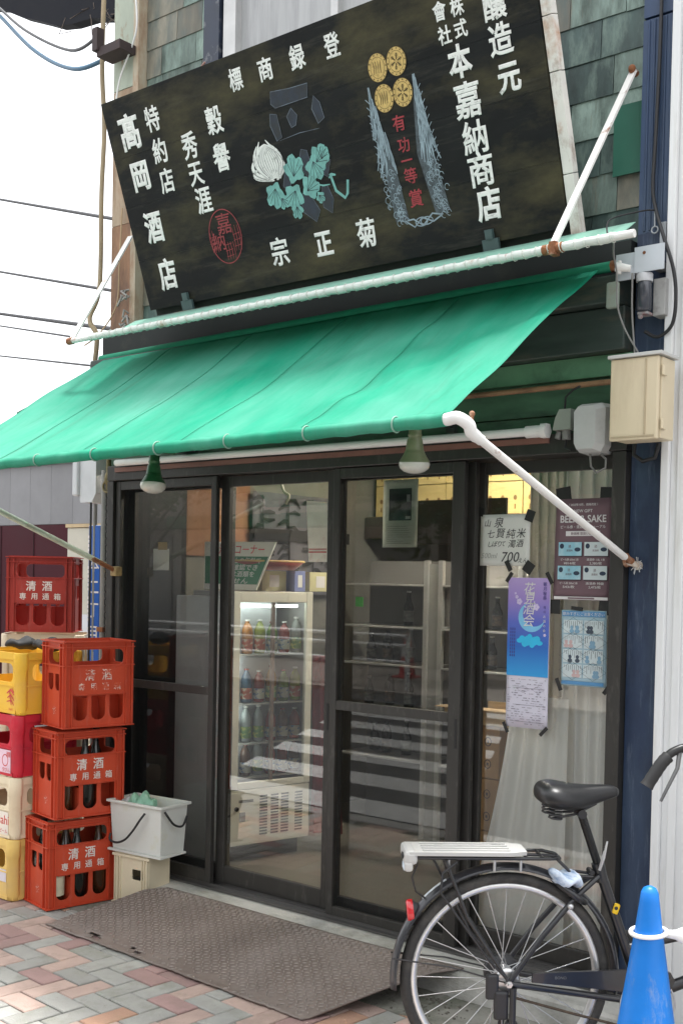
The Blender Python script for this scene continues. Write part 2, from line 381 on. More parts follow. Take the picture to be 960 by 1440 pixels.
# ------------------------------------------------------------------ metal ramp plate
def ramp():
    t = thing('ramp_plate', 'brown checker plate ramp with torn front edge lying before the sliding doors', 'ramp', (-.2, -.5, 0))
    rb = random.Random(5)
    A = Vector((-1.10, -.735, .010)); B = Vector((.50, -.800, .010)); Cc = Vector((.80, -.195, .118)); D = Vector((-.86, -.215, .114))
    nx, ny = 110, 40
    def P(u, v):
        p = (A*(1-u)+B*u)*(1-v)+(D*(1-u)+Cc*u)*v
        p.z = .010 + .104*min(1, max(0, (v-.05)/.75))**.9 if v < .8 else .114
        if v < .06: p.y += .004*math.sin(u*37)*(1-v/.06)*.5+rb.uniform(-.0025, .0025)
        p.z += .004*math.sin(u*5+1)*v + .002*math.sin(v*9+u*3)
        return p
    mb = MB(); V = [[P(i/nx, j/ny) for i in range(nx+1)] for j in range(ny+1)]
    vs = [p for r in V for p in r]; fs = []
    holes = {(i, j) for (i0, j0, w) in ((17, 3, 5), (20, 2, 4), (37, 3, 2), (40, 2, 3)) for i in range(i0, i0+w) for j in (j0, j0 if rb.random() < .5 else j0)}
    for j in range(ny):
        for i in range(nx):
            if (i, j) in holes: continue
            fs.append((j*(nx+1)+i, j*(nx+1)+i+1, (j+1)*(nx+1)+i+1, (j+1)*(nx+1)+i))
    mb.add(vs, fs, smooth=True)
    m = mat('checker_plate', (.155, .122, .104), .62, metal=.1, var=.22, scale=4, dirt=(.22, .185, .165), damt=.45, dscale=3.2, bump=.35, bscale=40)
    o = obj('plate', mb, m, t)
    so = o.modifiers.new('s', 'SOLIDIFY'); so.thickness = .006; so.offset = -1
    # raised lozenge studs, alternating direction
    st = MB(); q = 0
    for j in range(34):
        for i in range(62):
            u = (i+.5+(.0 if j % 2 else .25))/62; v = (j+.7)/35
            if v < .16 and rb.random() < .75*(1-v/.2): continue
            if (int(u*nx), int(v*ny)) in holes: continue
            p = P(u, v); a = R_(45) if (i+j) % 2 else R_(-45)
            d = Vector((cos(a), sin(a), 0)); e = Vector((-sin(a), cos(a), 0)); l, w = .0125, .0046
            z = Vector((0, 0, .0036)); zz = Vector((0, 0, .0004))
            b = len(st.v)
            st.add([p+d*l+zz, p+e*w+zz, p-d*l+zz, p-e*w+zz, p+d*l*.35+z, p-d*l*.35+z], [(0, 1, 4), (1, 2, 5, 4), (2, 3, 5), (3, 0, 4, 5)], smooth=False)
    s = obj('studs', st, mat('pale_stud_steel', (.23, .195, .175), .55, metal=.1, var=.3, scale=5), t); s['kind'] = 'stuff'  # studs coloured paler than the plate so their pattern stands out
    lm = MB().tube([(.0, 0, 0), (.03, .012, .004), (.06, .006, .003)], [.003, .006, .002], 6, M=TR(-.87, -.44, .075))
    tag(obj('dry_leaf', lm, mat('dry_leaf', (.5, .45, .35), .8)), 'small pale dry leaf lying on the brown ramp plate', 'leaf')
ramp()
# loose grit beside the ramp
gr = MB(); rg = random.Random(9)
for _ in range(140):
    x = rg.gauss(.72, .14); y = -.28-abs(rg.gauss(0, .12)); s_ = rg.uniform(.002, .007)
    if y < -.75: continue
    gr.ball((x, y, .003), s_, 5, 3, (1, 1, .6))
tag(obj('grit', gr, mat('grit', (.12, .11, .09), .9, var=.4, scale=60)), 'loose grit and crumbs on concrete under the ramp end', 'grit', kind='stuff')
# ------------------------------------------------------------------ shop building shell
sw = thing('shop_building', 'old two storey shop clad in green weathered copper shingles above dark doors', 'building', (0, .2, 0))
M_int = mat('interior_wall', (.24, .23, .19), .8, var=.15, scale=2, dirt=(.22, .15, .10), damt=.35, dscale=1.5)
box('left_inner_wall', (-1.78, .10, .0), (-1.60, 5.0, 2.9), mat('grey_plaster', (.19, .19, .165), .8, var=.15, scale=2, dirt=(.12, .12, .10), damt=.4, dscale=1.5), sw)
box('darkening_board', (-1.599, .11, .11), (-1.580, .545, 2.6), mat('darkening_board', (.018, .022, .028), .6, var=.2), sw)  # added panel that darkens the wall seen through the leftmost door
box('wood_panel', (-1.599, .55, 1.72), (-1.585, 1.06, 2.6), mat('orange_wood_wall', (.24, .115, .055), .6, var=.2, scale=2, stretch=(1, 5, .6)), sw)
box('right_inner_wall', (1.50, .10, .0), (1.66, 5.0, 2.9), M_int, sw)
box('rear_wall', (-1.6, 4.8, .0), (1.50, 4.95, 2.9), M_int, sw)
box('shop_floor', (-1.6, .105, -.1), (1.50, 4.8, .105), mat('shop_floor', (.16, .15, .13), .45, var=.2, scale=3, bump=.1), sw)
box('shop_ceiling', (-1.6, .12, 2.62), (1.50, 4.8, 2.75), mat('ceiling_board', (.42, .26, .14), .6, var=.2, scale=2, stretch=(6, .6, 1)), sw)
box('backing_wall', (-1.60, .045, 2.98), (1.36, .12, 6.0), mat('backing_dark', (.04, .05, .045), .9), sw)
box('upper_body', (-1.60, .13, 2.92), (1.49, 5.0, 6.0), mat('upper_body', (.15, .16, .15), .9), sw)
# copper shingles, courses every .145 m
rs = random.Random(21); pitch = .1445
def shingle(x0, x1, z0, m, t=.004):
    mb = MB(); h = pitch+.010; lean = .0055
    ya = .040-lean; yb = .040
    c = .002
    mb.add([(x0, ya-t, z0), (x1, ya-t, z0), (x1, yb-t, z0+h), (x0, yb-t, z0+h), (x0, ya+.004, z0), (x1, ya+.004, z0), (x1, yb, z0+h), (x0, yb, z0+h)],
           [(0, 1, 2, 3), (1, 0, 4, 5), (0, 3, 7, 4), (2, 1, 5, 6)])
    o = obj('shingle', mb, m, sw); return o
for r in range(14):
    z0 = 2.842+r*pitch; x = -1.385+rs.uniform(0, .1)
    x = -1.385; first = True
    while x < 1.35:
        w = rs.uniform(.17, .30) if not first else rs.uniform(.1, .28); first = False
        x1 = min(x+w, 1.355)
        if 1.355-x1 < .06: x1 = 1.355
        if not (z0 > 3.98 and -.80 < (x+x1)/2 < .55):
            m = rs.choices(M_copper, [.3, .58, .12] if x > 0 else [.6, .1, .3])[0]
            shingle(x+.0015, x1-.0015, z0+rs.uniform(-.002, .002), m)
        x = x1
# green replacement sheet by the blue column
box('patch_sheet', (1.235, .012, 3.105), (1.353, .018, 3.36), mat('green_sheet', (.02, .13, .085), .5, var=.1, dirt=(.06, .1, .08), damt=.2), sw)
# upper window behind the signboard
M_frost = mat('frosted_glass', (.42, .43, .43), .35, var=.12, scale=2, dirt=(.30, .30, .31), damt=.4, dscale=2.5, stretch=(8, 8, .6))
win = obj('window', MB().box((-.70, .02, 4.0), (.50, .034, 5.1)), M_frost, sw)
wf = MB().box((-.78, -.02, 3.98), (-.70, .044, 5.1)).box((.50, -.02, 3.98), (.56, .044, 5.1)).box((-.70, -.02, 3.98), (.50, .02, 4.02)).box((-.12, -.012, 4.02), (-.08, .02, 5.1))
obj('window_frame', wf, mat('window_alu', (.55, .55, .54), .4, metal=.4), win)
box('navy_post', (-.905, -.03, 3.9), (-.80, .044, 5.1), mat('navy_post', (.025, .035, .06), .5, var=.3, dirt=(.35, .36, .36), damt=.22, dscale=14), sw)
# ------------------------------------------------------------------ left corner trims
M_mint = mat('mint_sheet', (.42, .47, .38), .6, var=.2, scale=4, dirt=(.27, .14, .06), damt=.42, dscale=5, stretch=(2, 2, .8), dsharp=.06)
M_rustsheet = mat('rusty_sheet', (.30, .17, .10), .75, var=.35, scale=5, dirt=(.13, .08, .06), damt=.5, dscale=4, stretch=(2.5, 2.5, .7), bump=.2)
obj('corner_sheet', MB().box((-1.60, -.004, 4.12), (-1.43, .044, 6)), M_mint, sw)
obj('corner_sheet', MB().box((-1.60, -.003, 2.72), (-1.43, .044, 3.42)), M_rustsheet, sw)
obj('corner_sheet', MB().box((-1.60, -.0025, 3.423), (-1.43, .044, 4.117)), mat('rusty_sheet_pale', (.40, .31, .22), .7, var=.3, scale=5, dirt=(.24, .11, .05), damt=.5, dscale=4, stretch=(2.5, 2.5, .7)), sw)
obj('corner_trim', MB().box((-1.428, -.022, 2.72), (-1.388, .044, 6)), mat('corner_trim', (.50, .45, .34), .6, var=.25, dirt=(.28, .13, .06), damt=.45, dscale=6, stretch=(1, 1, .4)), sw)
bk = MB().box((-1.585, -.13, 4.255), (-1.405, -.0255, 4.300)).box((-1.605, -.145, 4.285), (-1.565, -.10, 4.40))
obj('iron_bracket', bk, mat('bracket_iron', (.045, .03, .03), .7, dirt=(.15, .07, .04), damt=.3), sw)
# ------------------------------------------------------------------ lintel zone above the doors
ln = MB().box((-1.60, -.02, 2.165), (1.36, .10, 2.235))
obj('lintel_board', ln, M_lingreen, sw)
obj('lintel_board', MB().box((-1.60, -.035, 2.238), (1.36, .10, 2.36)), M_lingreen, sw)
obj('lintel_board', MB().box((-1.60, -.05, 2.363), (1.36, .10, 2.44)), mat('lintel_pale_green', (.10, .23, .13), .6, var=.3, scale=5, dirt=(.03, .06, .04), damt=.35, dscale=4), sw)
obj('shutter_box', MB().box((-1.58, -.10, 2.443), (1.352, .10, 2.60), bev=.006), M_lintel, sw)
obj('shutter_box', MB().box((-1.58, -.15, 2.603), (1.345, .10, 2.70), bev=.006), M_lintel, sw)
obj('shutter_end', MB().box((1.312, -.175, 2.575), (1.358, -.152, 2.668), bev=.008), mat('shutter_end', (.28, .33, .28), .7, var=.3, dirt=(.2, .12, .07), damt=.4, dscale=6), sw)
obj('lintel_flashing', MB().box((-1.59, -.06, 2.703), (1.35, .10, 2.84)), mat('black_flashing_metal', (.010, .014, .013), .7, var=.4, dirt=(.04, .04, .03), damt=.25, dscale=6), sw)  # near-black flashing base with slightly paler patches
# white rail with a red brown lower edge over the doors
wr = thing('door_rail', 'white tube rail with brown lower strip running above the doors', 'rail', (0, -.1, 2.17))
obj('tube', MB().tube([(-1.42, -.10, 2.172), (.98, -.10, 2.172)], .0165, 12), M_white, wr)
obj('strip', MB().box((-1.45, -.085, 2.128), (1.05, -.022, 2.150)), mat('brown_strip', (.19, .085, .065), .6, var=.25), wr)
obj('end_fitting', MB().tube([(.965, -.10, 2.172), (1.03, -.10, 2.172)], .0235, 12).tube([(1.03, -.10, 2.172), (1.055, -.10, 2.172)], .03, 6), M_white, wr)
tag(obj('rusty_pipe', MB().tube([(.42, -.075, 2.335), (1.39, -.075, 2.335)], .0105, 10), mat('rusty_pipe', (.30, .17, .09), .7, var=.3, dirt=(.14, .07, .04), damt=.4, dscale=8)), 'thin rust brown pipe running behind the awning into the beige box', 'pipe')
# ------------------------------------------------------------------ blue column and neighbour's white siding
bc = thing('blue_column', 'dark blue painted sheet metal column at the right end of the shop', 'column', (1.42, 0, 0))
cm = MB()
cm.box((1.362, -.035, .0), (1.486, .10, 2.86))
obj('lower_sheet', cm, M_blue, bc)
cm = MB().box((1.362, -.030, 2.862), (1.486, .10, 3.62)).box((1.362, -.0285, 3.63), (1.486, .10, 6.0))
for k in range(5): cm.tube([(1.385+.021*k, -.031, 2.87), (1.385+.021*k, -.031, 3.615)], .0045, 6)
obj('upper_sheet', cm, mat('faded_blue_sheet', (.028, .055, .115), .5, var=.3, scale=4, dirt=(.07, .105, .16), damt=.4, dscale=2.5, stretch=(3, 3, .4)), bc)
nb = thing('neighbour_building', 'white ribbed metal siding building adjoining the blue column', 'building', (1.8, 0, 0))
sd_ = MB().box((1.520, -.055, .0), (3.4, 4, 6))
obj('wall', sd_, M_siding, nb)
obj('corner_cover', MB().box((1.489, -.075, .0), (1.519, .2, 6), bev=.004), M_siding, nb)
for k in range(18): obj('rib', MB().box((1.545+k*.1, -.064, .0), (1.575+k*.1, -.0555, 6), bev=.003), M_siding, nb)
# ------------------------------------------------------------------ sliding doors
M_in2 = mat('gasket', (.012, .012, .012), .6)
df = thing('door_frame', 'dark bronze outer frame holding the four sliding shop doors', 'door frame', (0, 0, .1))
obj('head', MB().box((-1.52, -.075, 2.085), (1.36, .085, 2.162), bev=.004), M_frame, df)
obj('left_jamb', MB().box((-1.52, -.074, .10), (-1.472, .084, 2.083), bev=.003), M_frame, df)
obj('right_jamb', MB().box((1.305, -.074, .10), (1.359, .084, 2.083), bev=.003), M_frame, df)
tk = MB().box((-1.47, -.08, .1095), (1.304, .085, .1165))
for y in (-.045, 0, .045): tk.box((-1.47, y-.003, .1165), (1.304, y+.003, .1265))
obj('track', tk, mat('track_alu', (.16, .155, .15), .35, metal=.7, var=.2), df)
def door(label, x0, x1, y, sl, sr, midz=None, pane=None, bot=.075, top=.05, name='sliding_door', pulls=()):
    t = thing(name, label, 'door', ((x0+x1)/2, y, .128), group='doors of the shop front')
    z0, z1, h = .128, 2.083, .013
    obj('stile', MB().box((x0, y-h, z0), (x0+sl, y+h, z1), bev=.003), M_frame, t)
    obj('stile', MB().box((x1-sr, y-h, z0), (x1, y+h, z1), bev=.003), M_frame, t)
    obj('top_rail', MB().box((x0+sl, y-h+.001, z1-top), (x1-sr, y+h-.001, z1-.001), bev=.002), M_frame, t)
    obj('bottom_rail', MB().box((x0+sl, y-h+.001, z0+.001), (x1-sr, y+h-.001, z0+bot), bev=.002), M_frame, t)
    if midz: obj('middle_rail', MB().box((x0+sl, y-h+.001, midz-.02), (x1-sr, y+h-.001, midz+.02), bev=.002), M_frame, t)
    zs = [z0+bot, (midz-.02) if midz else z1-top] + ([midz+.02, z1-top] if midz else [])
    for k in range(0, len(zs), 2):
        obj('mesh_panel' if pane is M_screen else 'pane', MB().add([(x0+sl, y, zs[k]), (x1-sr, y, zs[k]), (x1-sr, y, zs[k+1]), (x0+sl, y, zs[k+1])], [(0, 1, 2, 3)]), pane, t)
    for px in pulls:
        obj('pull', MB().box((px-.006, y-h-.0015, .93), (px+.006, y-h+.001, 1.05), bev=.002), M_in2, t)
    return t
door('leftmost glass door, behind the insect screen beside the red crates', -1.475, -.715, .045, .05, .045, None, M_glass)
door('clear glass door showing the drinks showcase behind it', -.745, -.037, 0, .055, .044, None, M_glass, bot=.085, pulls=(-.058,))
door('glass door behind the insect screen right of the drinks showcase', -.033, .690, 0, .044, .055, None, M_glass, pulls=(-.011,))
door('rightmost glass door carrying the posters, beside the blue column', .66, 1.303, .045, .045, .04, None, M_glass, pulls=(1.285,))
door('insect screen door over the leftmost door, crossbar at mid height', -1.468, -.735, -.045, .035, .035, 1.052, M_screen, .06, .045, 'screen_door')
door('insect screen door over the third door, its crossbar behind the bicycle rack', -.012, .665, -.045, .035, .058, 1.052, M_screen, .04, .045, 'screen_door', pulls=(.648,))

# ------------------------------------------------------------------ signboard
sv = Vector((0, -.341, .940)); sb0 = Vector((-1.095, -.17, 2.889)); SW, SH = 2.252, .9414
# local frame: x along board, y = into the board (away from viewer), z = up along the board
sy = sv.cross(Vector((1, 0, 0))).normalized()
MS = Matrix(((1, 0, sv.x, sb0.x), (0, 0, sv.y, sb0.y), (0, 0, sv.z, sb0.z), (0, 0, 0, 1)))
for r in range(3): MS[r][1] = sy[r]; MS[r][2] = sv[r]; MS[r][0] = (1, 0, 0)[r]
sg = thing('signboard', 'large dark wooden shop signboard tilted outward with white brush lettering', 'sign', M=MS)
M_board = mat('blackened_board', (.0065, .0080, .0082), .5, var=.55, scale=2.4, stretch=(.75, 1, 1.7), dirt=(.068, .060, .030), damt=.44, dscale=1.9, bump=.15, bscale=16, dsharp=.11, spec=.22, scr=(.09, .085, .065), scramt=.28, scrscale=(3, 5, 14))
bz = [0, .232, .474, .69, SH]      # four planks with fine joints
for k in range(4):
    mb = MB().box((0, 0, bz[k]+.0003), (SW, .035, bz[k+1]-.0003), bev=.0007)
    obj('plank', mb, M_board, sg, True)
cr = MB(); rc = random.Random(2); px = [(0, .546), (.08, .556), (.17, .549), (.27, .566), (.4, .563), (.5, .572), (.62, .569), (.74, .58)]
for (a, b), (c, d) in zip(px, px[1:]): cr.add([(a, -.0012, b-.0014), (c, -.0012, d-.0009), (c, -.0012, d+.0012), (a, -.0012, b+.0014)], [(0, 1, 2, 3)])
obj('crack', cr, M_in2, sg, True)
for x0, x1 in ((0, SW),):
    obj('edge_batten', MB().box((0, .036, -.03), (SW, .06, .02)).box((0, .036, .88), (SW, .06, SH-.005)), mat('batten_dark', (.02, .018, .016), .8), sg, True)
# white rusting side plate at the right end
zz = [-.035, .18, .52, .70, SH+.02]
for k in range(4):
    obj('side_plate', MB().box((SW+.004, .004+.001*(k % 2), zz[k]+.0015), (SW+.044, .045, zz[k+1]-.0015), bev=.002), mat('rust_streaked_white', (.70, .68, .63), .6, var=.1, scale=6, dirt=(.42, .20, .09), damt=.42, dscale=3.2, dsharp=.07, scr=(.2, .09, .04), scramt=.6, scrscale=(9, 9, 5)), sg, True)
for x in (.265, 1.93):
    obj('foot_bracket', MB().box((x-.035, -.012, -.03), (x+.035, .0, .015)).box((x-.016, -.016, .015), (x+.016, .0, .05)), mat('teal_bracket', (.055, .09, .09), .5), sg, True)
M_ink = mat('white_sign_paint', (.80, .80, .77), .6, var=.10, scale=14, dirt=(.22, .22, .20), damt=.30, dscale=38, dsharp=.10)
M_red = mat('red_sign_paint', (.34, .035, .045), .6, var=.25, scale=25, dirt=(.08, .03, .03), damt=.3, dscale=30)
chars = [('髙', .146, .790, .150, 1), ('特', .308, .81, .105, 0), ('約', .308, .674, .105, 0), ('店', .310, .544, .105, 0), ('岡', .150, .594, .130, 1), ('酒', .157, .366, .138, 1), ('店', .174, .147, .138, 1),
 ('穀', .673, .722, .112, 0), ('譽', .670, .571, .118, 0), ('秀', .498, .655, .112, 0), ('天', .499, .534, .104, 0), ('涯', .509, .421, .112, 0), ('標', .84, .845, .088, 0), ('商', 1.008, .844, .088, 0), ('録', 1.182, .845, .092, 0), ('登', 1.361, .843, .09, 0),
 ('宗', .886, .137, .116, 0), ('正', 1.134, .129, .106, 1), ('菊', 1.36, .134, .112, 0), ('株', 1.936, .822, .066, 0), ('會', 1.862, .826, .068, 0), ('式', 1.938, .748, .064, 0), ('社', 1.868, .744, .066, 0),
 ('釀', 2.085, .789, .108, 0), ('造', 2.091, .673, .112, 0), ('元', 2.102, .542, .108, 1), ('本', 1.914, .645, .118, 1), ('嘉', 1.92, .511, .130, 0), ('納', 1.927, .38, .122, 0), ('商', 1.933, .265, .124, 0), ('店', 1.942, .140, .124, 1)]
for c, u, w, s_, heavy in chars:
    text_on(sg, c, s_*(1.0 if u > 1.8 else 1.05), TR(u, -.0018, w), M_ink, 'character', off=.040 if heavy else .026, local=True, w=s_*(.86 if c != '一' else .9))
for c, u, w, s_ in (('有', 1.607, .501, .062), ('功', 1.612, .42, .058), ('一', 1.614, .363, .055), ('等', 1.62, .305, .062), ('賞', 1.627, .22, .068)):
    text_on(sg, c, s_, TR(u, -.0018, w), M_red, 'character', off=.016, local=True)
# gold medals with rims, dots and small motifs
M_gold = mat('gold_leaf', (.62, .43, .15), .5, metal=.1, var=.25, scale=40, dirt=(.30, .19, .06), damt=.3, dscale=50)
M_goldd = mat('gold_line', (.07, .045, .015), .7)
def disc(mb, cx, cz, rx, rz, y=-.0018, n=36, a0=0, a1=2*pi):
    P_ = [(cx+rx*cos(a0+(a1-a0)*k/n), y, cz+rz*sin(a0+(a1-a0)*k/n)) for k in range(n)]
    mb.add(P_, [list(range(n))[::-1]]); return mb
def ring(mb, cx, cz, rx, rz, w, y=-.0022, n=40, f=1.0):
    vs = []; fs = []
    for k in range(n):
        a = 2*pi*k/n; vs += [(cx+rx*cos(a), y, cz+rz*sin(a)), (cx+(rx-w)*cos(a), y, cz+(rz-w)*sin(a))]
    for k in range(int(n*f)): j = (k+1) % n; fs.append((2*k, 2*k+1, 2*j+1, 2*j))
    return mb.add(vs, fs)
def stroke(mb, pts, w, y=-.002, taper=True):
    n = len(pts)
    L_ = []
    for i, (x, z) in enumerate(pts):
        a = pts[max(0, i-1)]; b = pts[min(n-1, i+1)]; dx, dz = b[0]-a[0], b[1]-a[1]; l = math.hypot(dx, dz) or 1
        ww = w*(math.sin(pi*(i+.6)/(n+.2)) if taper else 1)/2
        L_.append(((x-dz/l*ww, y, z+dx/l*ww), (x+dz/l*ww, y, z-dx/l*ww)))
    vs = [q for p in L_ for q in p]
    return mb.add(vs, [(2*i, 2*i+1, 2*i+3, 2*i+2) for i in range(n-1)])
for k, (u, w) in enumerate(((1.554, .712), (1.643, .713), (1.560, .601), (1.648, .602))):
    md = obj('medal', disc(MB(), u, w, .0455, .052), M_gold, sg, True)
    e = MB(); ring(e, u, w, .0455, .052, .0022, -.0024); ring(e, u, w, .033, .038, .0014, -.0024)
    for q in range(14):
        a = 2*pi*q/14; disc(e, u+.039*cos(a), w+.045*sin(a), .0028, .003, -.0024, 6)
    for q in range(6 if k % 2 else 4):
        a = 2*pi*q/(6 if k % 2 else 4)+.3
        if k in (1, 3): stroke(e, [(u+.006*cos(a), w+.006*sin(a)), (u+.026*cos(a), w+.029*sin(a))], .006, -.0024); ring(e, u+.02*cos(a), w+.022*sin(a), .006, .006, .0012, -.0025, 10)
        else: stroke(e, [(u-.02+.011*q, w-.02), (u-.014+.009*q, w+.002), (u-.019+.012*q, w+.024)], .004, -.0024)
    obj('medal_engraving', e, M_goldd, md, True)
# red oval seal
M_seal = mat('red_seal_paint', (.28, .045, .05), .65, var=.25, scale=30, dirt=(.10, .03, .03), damt=.35, dscale=40)
e = MB(); ring(e, .592, .250, .098, .118, .0045)
for x, z, h, w_ in ((.52, .24, .10, 3), (.60, .19, .08, 4), (.66, .24, .12, 3)):
    for q in range(w_): stroke(e, [(x-.018+.016*q, z-h/2), (x-.016+.016*q, z), (x-.019+.016*q, z+h/2*rc.uniform(.5, 1))], .0036)
    for q in range(3): stroke(e, [(x-.022, z-h/3+.025*q), (x+.022, z-h/3+.025*q+.004)], .0034)
obj('seal', e, M_seal, sg, True)
text_on(sg, '嘉', .095, TR(.597, -.0019, .305), M_seal, 'character', off=-.004, local=True)
text_on(sg, '納', .085, TR(.545, -.0019, .235), M_seal, 'character', off=-.004, local=True)
# worn pale blue outline shapes
M_ghost = mat('faded_blue_paint', (.020, .028, .043), .6, var=.35, scale=20, dirt=(.022, .024, .022), damt=.45, dscale=14)
M_ghostl = mat('faded_blue_line', (.13, .16, .20), .6, var=.3, scale=20, dirt=(.05, .05, .05), damt=.45, dscale=16)
def poly(mb, pts, y=-.0014): return mb.add([(x, y, z) for x, z in pts], [list(range(len(pts)))])
gl_ = MB()
for P_ in ([(1.0, .71), (1.02, .69), (1.195, .692), (1.207, .742), (1.11, .745), (1.01, .755)], [(.975, .63), (.995, .567), (1.025, .575), (1.02, .665), (.985, .675)], [(1.07, .645), (1.085, .60), (1.11, .605), (1.125, .64), (1.10, .672)], [(1.205, .645), (1.225, .585), (1.26, .60), (1.25, .66), (1.225, .69)]):
    obj('faded_shape', poly(MB(), P_), M_ghost, sg, True); stroke(gl_, P_+[P_[0]], .003, -.0018, False)
stroke(gl_, [(1.01, .565), (1.12, .572), (1.225, .567)], .003, -.0018)
for P_ in ([(1.085, .46), (1.115, .40), (1.15, .42), (1.14, .50), (1.11, .51)], [(1.06, .27), (1.12, .22), (1.15, .26), (1.10, .36), (1.06, .33)], [(1.17, .27), (1.21, .24), (1.23, .29), (1.21, .35), (1.18, .35)], [(1.17, .42), (1.22, .38), (1.25, .44), (1.21, .48)], [(.98, .39), (1.01, .35), (1.03, .42), (1.01, .46)]): obj('faded_shape', poly(MB(), P_), M_ghost, sg, True); stroke(gl_, P_+[P_[0]], .002, -.0018, False)
obj('faded_outline', gl_, M_ghostl, sg, True)
# white chrysanthemum: petal strokes curling round a centre
ch = MB(); cl = MB(); cx, cz = .921, .500
for k in range(-5, 6):                     # incurved petals rising from the calyx
    bl = .066*k/5; P_ = []
    for q in range(9):
        t_ = q/8; P_.append((cx+.022-.030*t_+bl*(math.sin(pi*(.12+.78*t_))), cz-.072+.142*t_*(1-.10*abs(k)/5)))
    stroke(ch, P_, .020, -.0018-.00003*(5-abs(k)), False); stroke(cl, [(x+.009, z) for x, z in P_], .0018, -.0026)
for sg_, bl, tip, h_ in ((-1, .098, .020, .150), (-1, .120, .028, .110), (-1, .118, .020, .065), (1, .082, .014, .145), (1, .092, .020, .10), (-1, .07, -.02, .165), (1, .05, -.02, .165)):
    P_ = []
    for q in range(10):
        t_ = q/9; P_.append((cx+.026-.030*t_+sg_*(bl*.8*math.sin(pi*(.05+.80*t_))+tip*.2*t_**4), cz-.080+h_*t_))
    stroke(ch, P_, .0185, -.00172, True); stroke(cl, [(x+.008*sg_, z) for x, z in P_[:8]], .0015, -.0026)
poly(ch, [(cx+.050*cos(2*pi*k/24), cz+.0+.062*sin(2*pi*k/24)) for k in range(24)], -.00165)
fl = obj('chrysanthemum', ch, M_ink, sg, True); obj('petal_lines', cl, M_ghost, fl, True)
# teal lobed leaves
M_leaf = mat('teal_sign_paint', (.17, .40, .37), .6, var=.3, scale=20, dirt=(.10, .24, .24), damt=.3, dscale=25)
for (u, w, s_, a) in ((.925, .362, .058, -1.9), (.965, .33, .034, -1.2), (1.055, .445, .062, 1.25), (1.025, .335, .060, -2.1), (1.03, .28, .036, -1.7), (1.125, .362, .054, .6), (1.165, .31, .026, -1.0), (1.2, .462, .056, .6), (1.165, .425, .056, -1.4), (1.215, .47, .04, 1.2)):
    P_ = []
    for k in range(28):
        t_ = 2*pi*k/28; r = s_*(.66+.30*abs(math.sin(t_*2.5+.4))+.05*math.sin(t_*9))
        P_.append((u+r*cos(t_+a)*.95, w+r*sin(t_+a)))
    lb = obj('leaf', poly(MB(), P_, -.0018-.00004*random.random()), M_leaf, sg, True)
    vn = MB()
    for q in range(5): stroke(vn, [(u-.5*s_*cos(a), w-.5*s_*sin(a)), (u+s_*.75*cos(a+(q-2)*.55), w+s_*.75*sin(a+(q-2)*.55))], .0028, -.0022)
    obj('leaf_vein', vn, M_ghost, lb, True)
e = MB(); stroke(e, [(1.14, .37), (1.19, .352), (1.225, .35)], .007); stroke(e, [(1.235, .39), (1.25, .32), (1.29, .285), (1.305, .30), (1.318, .35)], .012, -.002, False); stroke(e, [(1.225, .375), (1.245, .385), (1.262, .38)], .012, -.0021)
obj('stem', e, M_leaf, sg, True)
# pale feather wreath either side of the red characters
M_wr = mat('pale_blue_sign_paint', (.26, .33, .38), .6, var=.3, scale=25, dirt=(.08, .10, .115), damt=.28, dscale=30)
rw = random.Random(11)
for sgn, c0, c1 in ((-1, (1.492, .610), (1.535, .14)), (1, (1.708, .608), (1.752, .145))):
    e = MB()
    bs = [(c0[0], c0[1]+.03), (c0[0]+.02*-sgn, c0[1]-.05), (c0[0]+.052*-sgn+.01, (c0[1]+c1[1])/2), (c1[0]+.045*-sgn, c1[1]), (c1[0]+.02*sgn, c1[1]+.01), ((c0[0]+c1[0])/2+.012*sgn, (c0[1]+c1[1])/2-.02), (c0[0]+.008*sgn, c0[1]-.1)]
    obj('wreath_ground', poly(MB(), bs, -.0013), mat('wreath_ground', (.075, .095, .11), .6, var=.5, scale=40, dirt=(.02, .022, .022), damt=.4, dscale=30), sg, True)
    for k in range(34):
        f = k/33; x = c0[0]+(c1[0]-c0[0])*f-sgn*.0; z = c0[1]+(c1[1]-c0[1])*f; wd = .010+.045*min(1, f*2.2)*(1 if f < .9 else .8)
        if f < .55:
            for q in range(3):
                dx = rw.uniform(-.4, .6)*wd*(-sgn); stroke(e, [(x+dx, z+.045), (x+dx*1.3, z), (x+dx*1.6+sgn*.006, z-.03)], .0065, -.0018-.00003*q)
        else:
            for q in range(3):
                dx = rw.uniform(-.7, .8)*wd*(-sgn)*.9; rr_ = rw.uniform(.007, .013); ring(e, x+dx, z+rw.uniform(-.01, .01), rr_, rr_*1.1, .0024, -.0018-.00003*q, 10, .8)
        if k % 2 and f < .62:
            stroke(e, [(x+sgn*wd*.3, z), (x+sgn*(wd*.3+.018), z+.02)], .004, -.0019)
    obj('wreath', e, M_wr, sg, True)
e = MB()
for k in range(2): stroke(e, [(1.56+.01*k, .145), (1.60, .115+.03*k), (1.64, .145-.03*k), (1.69, .122+.03*k), (1.735, .14)], .006, -.0019, False)
ring(e, 1.635, .13, .03, .018, .004); ring(e, 1.66, .13, .03, .016, .004)
obj('wreath_knot', e, M_wr, sg, True)
